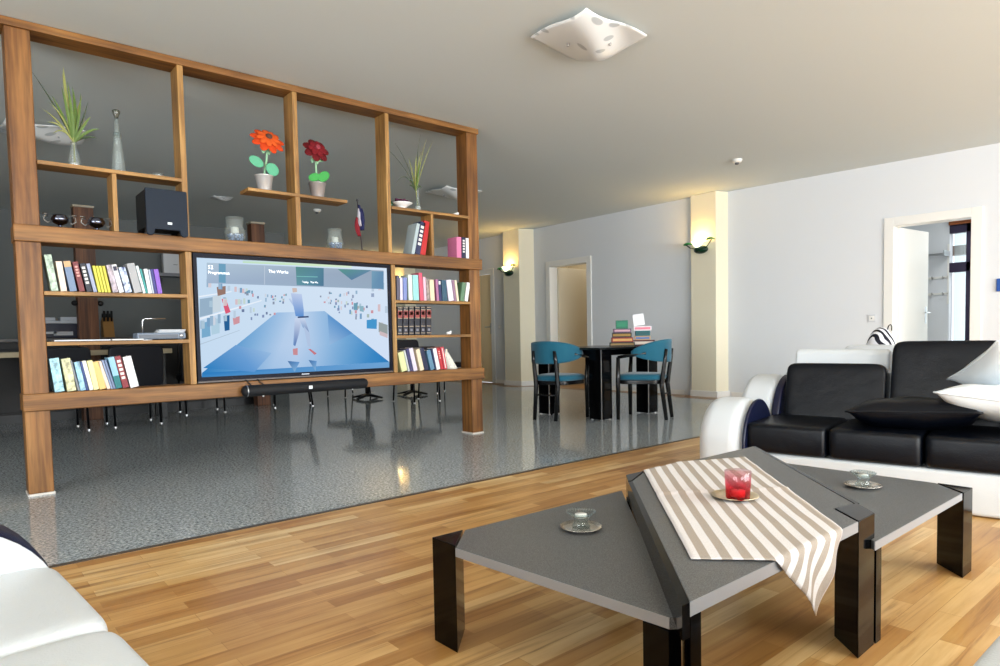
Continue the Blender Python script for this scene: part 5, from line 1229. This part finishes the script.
def make_chair():
    t = thing('dining_chair', 'teal upholstered black dining chair', 'chair')
    fr = pm('black_lacquered_wood', (12, 12, 14), 0.25)
    def seat(u, v): pass
    sm = MB()
    # seat: rounded, wider at the front
    n = 26; poly = []
    for i in range(n):
        a = 2*PI*i/n; ex = math.copysign(abs(math.cos(a))**0.5, math.cos(a)); ey = math.copysign(abs(math.sin(a))**0.55, math.sin(a))
        poly.append(((0.225+0.03*ey)*ex, 0.225*ey))
    def ringz(z, s): return [(p[0]*s, p[1]*s, z) for p in poly]
    vs = []; fs = []
    for z, s in ((0.405, 0.96), (0.415, 1.0), (0.44, 1.0), (0.458, 0.95), (0.468, 0.8), (0.472, 0.5), (0.474, 0.1)): vs += ringz(z, s)
    for i in range(6):
        for q in range(n): fs.append((i*n+q, i*n+(q+1) % n, (i+1)*n+(q+1) % n, (i+1)*n+q))
    fs += [tuple(range(n-1, -1, -1)), tuple(6*n+q for q in range(n))]
    sm.add(vs, fs); sm.build('seat', TEAL, t, smooth=True)
    MB().prism([(p[0]*0.97, p[1]*0.97) for p in poly], 0.365, 0.404).build('seat_frame', fr, t, bevel=0.004)
    for s in (-1, 1):
        MB().tube([(s*0.23, 0.2, 0), (s*0.225, 0.2, 0.4), (s*0.245, 0.19, 0.64)], [0.019, 0.024, 0.019], 10).build('front_leg', fr, t, smooth=True)
        MB().tube([(s*0.13, -0.27, 0), (s*0.135, -0.225, 0.36), (s*0.135, -0.262, 0.62), (s*0.13, -0.275, 0.72)], [0.019, 0.024, 0.02, 0.015], 10).build('rear_leg', fr, t, smooth=True)
        arm = [(s*0.245, 0.19, 0.64), (s*0.262, 0.1, 0.655), (s*0.268, 0.0, 0.668), (s*0.255, -0.1, 0.682)]
        MB().tube(arm, 0.017, 10).build('armrest', fr, t, smooth=True)
    MB().tube([(-0.13, -0.24, 0.26), (0.13, -0.24, 0.26)], 0.009, 8).build('stretcher', fr, t, smooth=True)
    def back(off):
        def fn(u, v):
            ph = R(-100+200*u); r = 0.265+off
            e = 1-abs(2*u-1)**2.2
            zc = 0.69+0.012*e; hz = 0.012+0.105*e**0.75
            zz = zc+(2*v-1)*hz
            return Vector((r*math.sin(ph), 0.0-r*math.cos(ph)*1.03-0.03*(zz-0.6), zz))
        return fn
    m = MB(); nu, nv = 28, 8
    m.sheet(back(0.0), nu, nv)
    o = m.build('backrest', TEAL, t, smooth=True, solid=0.034)
    return t
ch = make_chair()
def put(c, x, y, head, label):
    c.location = (x, y, 0); c.rotation_euler.z = R(head-90); tag(c, label, 'chair', 'teal dining chairs'); return c
put(ch, 4.97, 4.92, 12, 'teal and black dining chair on the left side of the black table')
ch2 = copy_tree(ch)
put(ch2, 5.555, 4.265, 113, 'teal and black dining chair on the right side of the black table')
# piles of books and boxes on the dining table
def block(name, label, loc, sx, sy, sz, rz, rgb, face, grp='books and boxes piled on the dining table'):
    o = MB().box(-sx/2, sx/2, -sy/2, sy/2, 0, sz).build(name, pm('cover_%d_%d_%d' % rgb, rgb, 0.4), None, bevel=0.002)
    o.location = loc; o.rotation_euler.z = R(rz)
    MB().box(-sx/2+0.012, sx/2-0.012, -sy/2-0.001, -sy/2+0.002, sz*0.25, sz*0.75).build('spine_print', pm('print_%d_%d_%d' % face, face, 0.5), o)
    MB().box(-sx/2-0.001, -sx/2+0.002, -sy/2+0.012, sy/2-0.012, sz*0.25, sz*0.75).build('side_print', pm('print_%d_%d_%d' % face, face, 0.5), o)
    return tag(o, label, 'box', grp)
PX, PY = 5.62, 4.76
def pile(x, y, items, what):
    z = 0.7455
    for (lab, sx, sy, sz, rz, rgb, face) in items:
        block('game_box', lab, (x, y, z), sx, sy, sz, rz, rgb, face); z += sz+0.0005
    return z
pile(5.67, 4.63, [('dark green flat box at the bottom of the left pile on the dining table', 0.27, 0.20, 0.042, -50, (30, 44, 36), (150, 120, 70)), ('red and orange box second in the left pile on the dining table', 0.23, 0.18, 0.052, -47, (128, 36, 24), (206, 150, 84)), ('black and gold box third in the left pile on the dining table', 0.21, 0.17, 0.052, -52, (24, 22, 26), (150, 116, 50)), ('purple grey box fourth in the left pile on the dining table', 0.19, 0.16, 0.042, -48, (92, 66, 92), (190, 150, 160)), ('green box on top of the left pile on the dining table', 0.13, 0.10, 0.09, -50, (24, 110, 84), (40, 130, 96))], 'left')
pile(5.85, 4.49, [('dark red white-fronted box at the bottom of the right pile on the dining table', 0.25, 0.19, 0.062, -50, (84, 30, 36), (236, 220, 206)), ('tan and blue box second in the right pile on the dining table', 0.17, 0.14, 0.045, -53, (186, 150, 112), (96, 120, 170)), ('dark teal box third in the right pile on the dining table', 0.155, 0.14, 0.056, -49, (10, 92, 96), (12, 78, 84)), ('white and pink box fourth in the right pile on the dining table', 0.19, 0.15, 0.05, -52, (232, 224, 228), (230, 130, 150))], 'right')
o = block('game_box', 'white box leaning atop the right pile on the dining table', (5.82, 4.51, 0.966), 0.12, 0.05, 0.125, -50, (236, 236, 240), (226, 228, 234)); o.rotation_euler = (R(-4), R(-7), R(-50))

# ------------------------------------------------------------------ sconces
def make_sconce():
    t = thing('wall_sconce', 'green leaf shaped wall lamp', 'wall lamp')
    gd = pm('dark_green_glaze', (10, 44, 26), 0.2); gl = pm('leaf_green_glaze', (30, 130, 60), 0.3)
    # local: -x points out of the pillar, y along it
    MB().ellipsoid((-0.05, 0, 0), 0.055, 0.105, 0.055, 24, 12).build('wall_bowl', gd, t, smooth=True)
    for s, rise in ((1, 0.075), (-1, 0.11)):
        MB().tube([(-0.06, s*0.05, 0.01), (-0.10, s*0.13, 0.03), (-0.10, s*0.19, rise)], 0.007, 8).build('arm', gd, t, smooth=True)
        def lf(u, v, s=s, rise=rise):
            wd_ = 0.055*math.sin(PI*min(1, 0.08+0.92*v))
            return (-0.10+(u-0.5)*wd_*2, s*(0.23-0.12*v), rise+0.01+0.02*math.sin(PI*v)-0.03*(2*u-1)**2*0.5)
        MB().sheet(lf, 6, 10).build('leaf', gl, t, smooth=True, solid=0.006)
    sh_ = pm('lit_glass_shade', (250, 250, 230), 0.4, emit=(246, 255, 214), estr=2.2)
    MB().lathe([(0.028, 0.02), (0.05, 0.045), (0.075, 0.085), (0.08, 0.10), (0.074, 0.10), (0.045, 0.055), (0.02, 0.035)], (-0.085, 0.03, 0.01), 24).build('glass_shade', sh_, t, smooth=True)
    l = bpy.data.lights.new('sconce_bulb', 'POINT'); l.energy = 11; l.color = (1.0, 0.60, 0.18); l.shadow_soft_size = 0.04
    lo = bpy.data.objects.new('sconce_bulb', l); COL.objects.link(lo); lo.parent = t; lo.location = (-0.085, 0.03, 0.10)
    return t
SC = make_sconce(); SC.location = (7.848, 5.01, 1.985)
tag(SC, 'green leaf shaped wall lamp glowing on the right pillar', 'wall lamp', 'leaf wall lamps')
for loc, lab in (((7.683, 8.74, 1.985), 'green leaf shaped wall lamp glowing on the pillar left of the middle door'), ((7.688, 12.47, 1.985), 'wall lamp on the far pillar behind the oak divider')):
    c = copy_tree(SC); c.location = loc; tag(c, lab, 'wall lamp', 'leaf wall lamps')

# ------------------------------------------------------------------ ceiling lamps, detectors, switches
def make_lamp():
    t = thing('ceiling_lamp', 'ceiling lamp', 'ceiling lamp')
    g = pm('frosted_glass', (236, 238, 238), 0.3); k = NT(g)
    vo = k.n('ShaderNodeTexVoronoi', Scale=5.0, Randomness=1.0); k.l(k.coord('Object', (1, 2.1, 1), (0, 0, R(35))), vo.inputs['Vector'])
    k.base(k.ramp(vo.outputs['Distance'], [(0.19, (186, 190, 192)), (0.25, (234, 236, 236))]))
    def fn(u, v):
        a, b = 2*u-1, 2*v-1
        x, y = a*0.30*(1-0.08*b*b), b*0.25*(1-0.08*a*a)
        z = -0.02-0.08*math.exp(-((a-b)/0.75)**2)*(1-((a+b)/2)**2)-0.012*math.sin(4*(a-b))*(1-a*a)*(1-b*b)
        return (x, y, min(z, -0.012))
    MB().sheet(fn, 24, 24).build('glass_sheet', g, t, smooth=True, solid=0.006)
    MB().lathe([(0.12, 0.0), (0.12, -0.02), (0.1, -0.03)], (0,0,0), 24).build('base_plate', WHITE, t, smooth=True)
    for a, b in ((-0.7, -0.7), (0.7, 0.7), (-0.7, 0.7), (0.7, -0.7)):
        MB().lathe([(0.007, -0.078), (0.009, -0.074), (0.009, -0.062)], (0.14*a, 0.12*b, 0), 10).build('fixing_screw', METAL, t)
    return t
LM = make_lamp(); LM.location = (3.12, 2.78, H-0.002)
tag(LM, 'large wavy frosted glass ceiling lamp above the seating area', 'ceiling lamp', 'wavy glass ceiling lamps')
for (x, y), lab in (((0.74, 6.88), 'wavy glass ceiling lamp seen beside the left post behind the plant in the bottle'), ((2.8, 8.78), 'wavy glass ceiling lamp seen below the floating shelf of the orange flower'), ((5.0, 6.75), 'wavy glass ceiling lamp seen beside the right post of the divider')):
    c = copy_tree(LM); c.location = (x, y, H-0.002); c.scale = (0.42, 0.42, 0.42) if y > 8 else (1, 1, 1); tag(c, lab, 'ceiling lamp', 'wavy glass ceiling lamps')
def detector(loc, label):
    t = thing('smoke_detector', label, 'smoke detector', loc)
    MB().lathe([(0.055, 0), (0.055, -0.012), (0.046, -0.03), (0.02, -0.036)], (0,0,0), 24).build('housing', WHITE, t, smooth=True)
    MB().lathe([(0.02, -0.03), (0.022, -0.05), (0.012, -0.056)], (0,0,0), 16).build('sensor', pm('grey_sensor', (90, 90, 92), 0.4), t, smooth=True)
detector((6.63, 3.81, H), 'small round smoke detector on the ceiling in front of the right pillar')
detector((4.15, 8.88, H), 'small round smoke detector on the ceiling behind the floating shelf')
def wall_plate(d, z, label, grp=None):
    t = thing('light_switch', label, 'switch', MW @ Vector((d, -0.001, z)), WANG, grp)
    MB().box(-0.042, 0.042, -0.008, 0.0, -0.042, 0.042).build('plate', pm('grey_white_plate', (206, 208, 212), 0.4), t, bevel=0.003)
    MB().box(-0.028, 0.028, -0.011, -0.007, -0.028, 0.028).build('rocker', WHITE, t, bevel=0.002)
    MB().box(-0.006, 0.006, -0.0125, -0.0105, -0.006, 0.006).build('indicator', pm('dark_dot', (70, 70, 76), 0.4), t)
wall_plate(1.79, 1.0, 'square light switch on the right wall beside the open white door')
t = thing('light_switch', 'small light switch on the far wall right of the tan door', 'switch', (7.899, 9.33, 1.05), R(-90))
MB().box(-0.04, 0.04, -0.008, 0.0, -0.04, 0.04).build('plate', pm('grey_white_plate', (206, 208, 212), 0.4), t, bevel=0.003)
MB().box(-0.026, 0.026, -0.011, -0.007, -0.026, 0.026).build('rocker', WHITE, t, bevel=0.002)
t = thing('wall_box', 'bright blue square sign on the right wall at the right edge of the picture', 'sign', MW @ Vector((3.02, -0.001, 1.30)), WANG)
MB().box(-0.075, 0.075, -0.02, 0.0, -0.065, 0.065).build('blue_panel', pm('signal_blue', (18, 76, 160), 0.4), t, bevel=0.004)
MB().box(-0.03, 0.05, -0.0215, -0.0195, -0.03, 0.03).build('pale_field', pm('pale_blue_field', (120, 160, 206), 0.4), t)

# ------------------------------------------------------------------ dim kitchen and cafe area behind the divider
for (a, b, lab) in ((1.20, 1.40, 'brown timber post with a pale cap behind the upper left trophies'), (3.22, 3.40, 'brown timber post with a pale cap behind the left candle jar')):
    t = thing('timber_post', lab, 'post', ((a+b)/2, 9.0, 0), 0, 'timber posts behind the divider')
    MB().box(-(b-a)/2, (b-a)/2, -0.08, 0.08, 0, 2.46).build('shaft', DARK_OAK_Z, t, bevel=0.006)
    MB().box(-(b-a)/2-0.008, (b-a)/2+0.008, -0.09, 0.09, 2.46, 2.485).build('cap', pm('pale_cap', (170, 160, 140), 0.5), t, bevel=0.003)
    for s in (-1, 1): MB().ellipsoid((s*((b-a)/2+0.03), -0.05, 1.36), 0.032, 0.03, 0.032, 12, 8).build('wall_knob', BLACK, t, smooth=True)
t = thing('kitchen_counter', 'dark bar counter behind the timber posts and dark chairs', 'counter', (0.8, 9.5, 0))
DKF = pm('dark_brown_front', (20, 16, 15), 0.5)
MB().box(-4.0, 2.5, -0.3, 0.33, 0.1, 0.92).build('carcass', DKF, t, bevel=0.004)
MB().box(-4.02, 2.53, -0.34, 0.335, 0.92, 0.963).build('worktop', pm('dark_worktop', (60, 56, 54), 0.35), t, bevel=0.004)
MB().box(-3.98, 2.48, -0.26, 0.3, 0.0, 0.1).build('plinth', BLACK, t)
for q in range(13):
    x = -4.0+0.5*q
    dr = MB().box(x+0.004, x+0.496, -0.322, -0.3, 0.13, 0.905).build('door', DKF, t, bevel=0.003)
    MB().tube([(x+0.15, -0.322, 0.84), (x+0.15, -0.35, 0.84), (x+0.35, -0.35, 0.84), (x+0.35, -0.322, 0.84)], 0.006, 6).build('handle', pm('dark_metal_frame', (22, 22, 26), 0.35, 0.6), dr)
t = thing('knife_block', 'wooden knife block with black handles on the counter behind the divider', 'knife block', (1.575, 9.45, 0.9635))
MB().prism([(-0.10, 0), (0.09, 0), (0.10, 0.2), (-0.02, 0.25)], -0.06, 0.06, 'x').build('block', pm('block_wood', (176, 130, 70), 0.5), t, bevel=0.005)
for q in range(6):
    x = -0.04+0.04*(q % 3); y = -0.04 if q < 3 else 0.05
    MB().tube([(x, y+0.0, 0.2), (x, y-0.015, 0.33-0.03*(q >= 3))], [0.012, 0.014], 8).build('knife_handle', BLACK, t, smooth=True)
t = thing('printer', 'pale grey and dark blue printer on the counter behind the divider', 'printer', (1.04, 9.45, 0.9635))
MB().box(-0.2, 0.2, -0.16, 0.16, 0.0, 0.17).build('printer_body', pm('dark_blue_body', (30, 34, 56), 0.4), t, bevel=0.01)
MB().box(-0.24, 0.22, -0.17, 0.17, 0.17, 0.205).build('lid', pm('pale_grey_lid', (196, 202, 212), 0.4), t, bevel=0.008)
MB().box(-0.16, -0.02, -0.12, 0.1, 0.205, 0.245).build('paper_tray', pm('pale_grey_lid', (196, 202, 212), 0.4), t, bevel=0.005)
MB().box(0.03, 0.2, -0.12, 0.1, 0.205, 0.25).build('scanner', pm('pale_grey_lid', (196, 202, 212), 0.4), t, bevel=0.005)
for q in range(2): MB().box(-0.15+0.1*q, -0.02+0.16*q, -0.2, -0.16, 0.05-0.02*q, 0.075).build('paper', pm('paper_white', (196, 200, 206), 0.7), t)
t = thing('kitchen_shelf', 'grey wall shelf holding a white box on the kitchen wall', 'shelf', (2.80, 11.2, 1.9))
MB().box(-0.3, 0.45, -0.22, -0.002, 0, 0.05).build('board', pm('grey_shelf', (130, 132, 140), 0.5), t, bevel=0.003)
for x in (-0.2, 0.35): MB().prism([(-0.18, 0), (-0.002, 0), (-0.002, -0.14)], x-0.012, x+0.012, 'x').build('bracket', METAL, t)
t = thing('white_box', 'white box with a small mark standing on the grey wall shelf', 'box', (2.76, 11.08, 1.951))
MB().box(-0.14, 0.14, -0.06, 0.06, 0, 0.30).build('box_body', pm('white_box', (216, 218, 222), 0.4), t, bevel=0.008)
MB().box(0.0, 0.06, -0.0615, -0.0595, 0.13, 0.137).build('mark', pm('dark_dot', (70, 70, 76), 0.4), t)
MB().tube([(0.1, 0.05, 0.03), (0.18, -0.02, -0.14), (0.05, -0.03, -0.36), (0.3, -0.02, -0.6)], 0.006, 6).build('cable', BLACK, t)
# black cafe chairs and tables
def cafe_chair():
    t = thing('cafe_chair', 'black padded chair', 'chair')
    f = pm('dark_metal_frame', (22, 22, 26), 0.35, 0.6); pd = pm('navy_black_padding', (16, 18, 28), 0.6)
    cushion_block(-0.25, 0.25, -0.24, 0.24, 0.41, 0.48, 0.006).build('seat', pd, t, smooth=True)
    cushion_block(-0.26, 0.26, -0.03, 0.03, 0.0, 0.44, 0.0, M=Matrix.Translation((0, -0.25, 0.42)) @ Matrix.Rotation(R(8), 4, 'X')).build('backrest', pd, t, smooth=True)
    for s in (-1, 1):
        MB().tube([(s*0.22, 0.21, 0.006), (s*0.22, 0.2, 0.42)], 0.012, 8).build('leg', f, t, smooth=True)
        MB().tube([(s*0.22, -0.27, 0.006), (s*0.22, -0.22, 0.42), (s*0.22, -0.29, 0.8)], 0.012, 8).build('leg', f, t, smooth=True)
        for y in (0.21, -0.27): MB().lathe([(0.016, 0), (0.016, 0.012)], (s*0.22, y, 0), 10).build('glide', METAL, t)
    return t
CC = cafe_chair()
spots = [((1.56, 8.15), 0, 'large dark padded chair back seen behind the white end book of the lower left row'), ((0.86, 8.12), 4, 'dark padded chair behind the sky blue book at the left post'), ((2.45, 8.75), -6, 'dark padded chair behind the left edge of the television'), ((-0.2, 8.1), 0, 'dark padded chair left of the left post'),
         ((6.2, 8.5), 40, 'dark chair whose thin legs stand nearest the right post under the lower beam'), ((4.75, 9.3), 100, 'dark chair behind the cross base tables under the lower beam'), ((3.55, 8.6), 70, 'dark chair left of the cross base tables, under the soundbar'), ((5.0, 7.70), 185, 'dark chair back seen behind the books of the lower right row')]
for i, ((x, y), rz, lab) in enumerate(spots):
    c = CC if i == 0 else copy_tree(CC)
    c.location = (x, y, 0); c.rotation_euler.z = R(rz); tag(c, lab, 'chair', 'dark padded chairs behind the divider')
CT = thing('cafe_table', 'dark round cafe table', 'table')
MB().lathe([(0.36, 0.71), (0.37, 0.72), (0.37, 0.735), (0.36, 0.745)], (0,0,0), 36).build('tabletop', pm('dark_brown_top', (44, 34, 30), 0.35), CT, smooth=True)
MB().tube([(0,0,0.03), (0,0,0.71)], 0.03, 14).build('column', BLACK, CT, smooth=True)
for q in range(4):
    a = PI/2*q+0.5
    MB().tube([(0.02*math.cos(a), 0.02*math.sin(a), 0.06), (0.25*math.cos(a), 0.25*math.sin(a), 0.02)], [0.05, 0.03], 10, None, 0.45).build('foot', BLACK, CT, smooth=True)
for i, (x, y, lab) in enumerate(((4.72, 8.62, 'dark round cafe table with a cross base seen just right of the soundbar'), (5.50, 8.62, 'dark round cafe table with a cross base seen left of the right post'))):
    c = CT if i == 0 else copy_tree(CT)
    c.location = (x, y, 0); tag(c, lab, 'table', 'round cafe tables behind the divider')
t = thing('long_table', 'long pale edged table behind the dark chairs left of the television', 'table', (1.3, 8.62, 0))
MB().box(-1.9, 0.75, -0.22, 0.2, 0.76, 0.815).build('tabletop', pm('pale_beech_top', (186, 170, 140), 0.5), t, bevel=0.005)
for x in (-1.8, 0.65):
    for y in (-0.16, 0.14): MB().box(x-0.03, x+0.03, y-0.03, y+0.03, 0, 0.76).build('leg', BLACK, t, bevel=0.003)
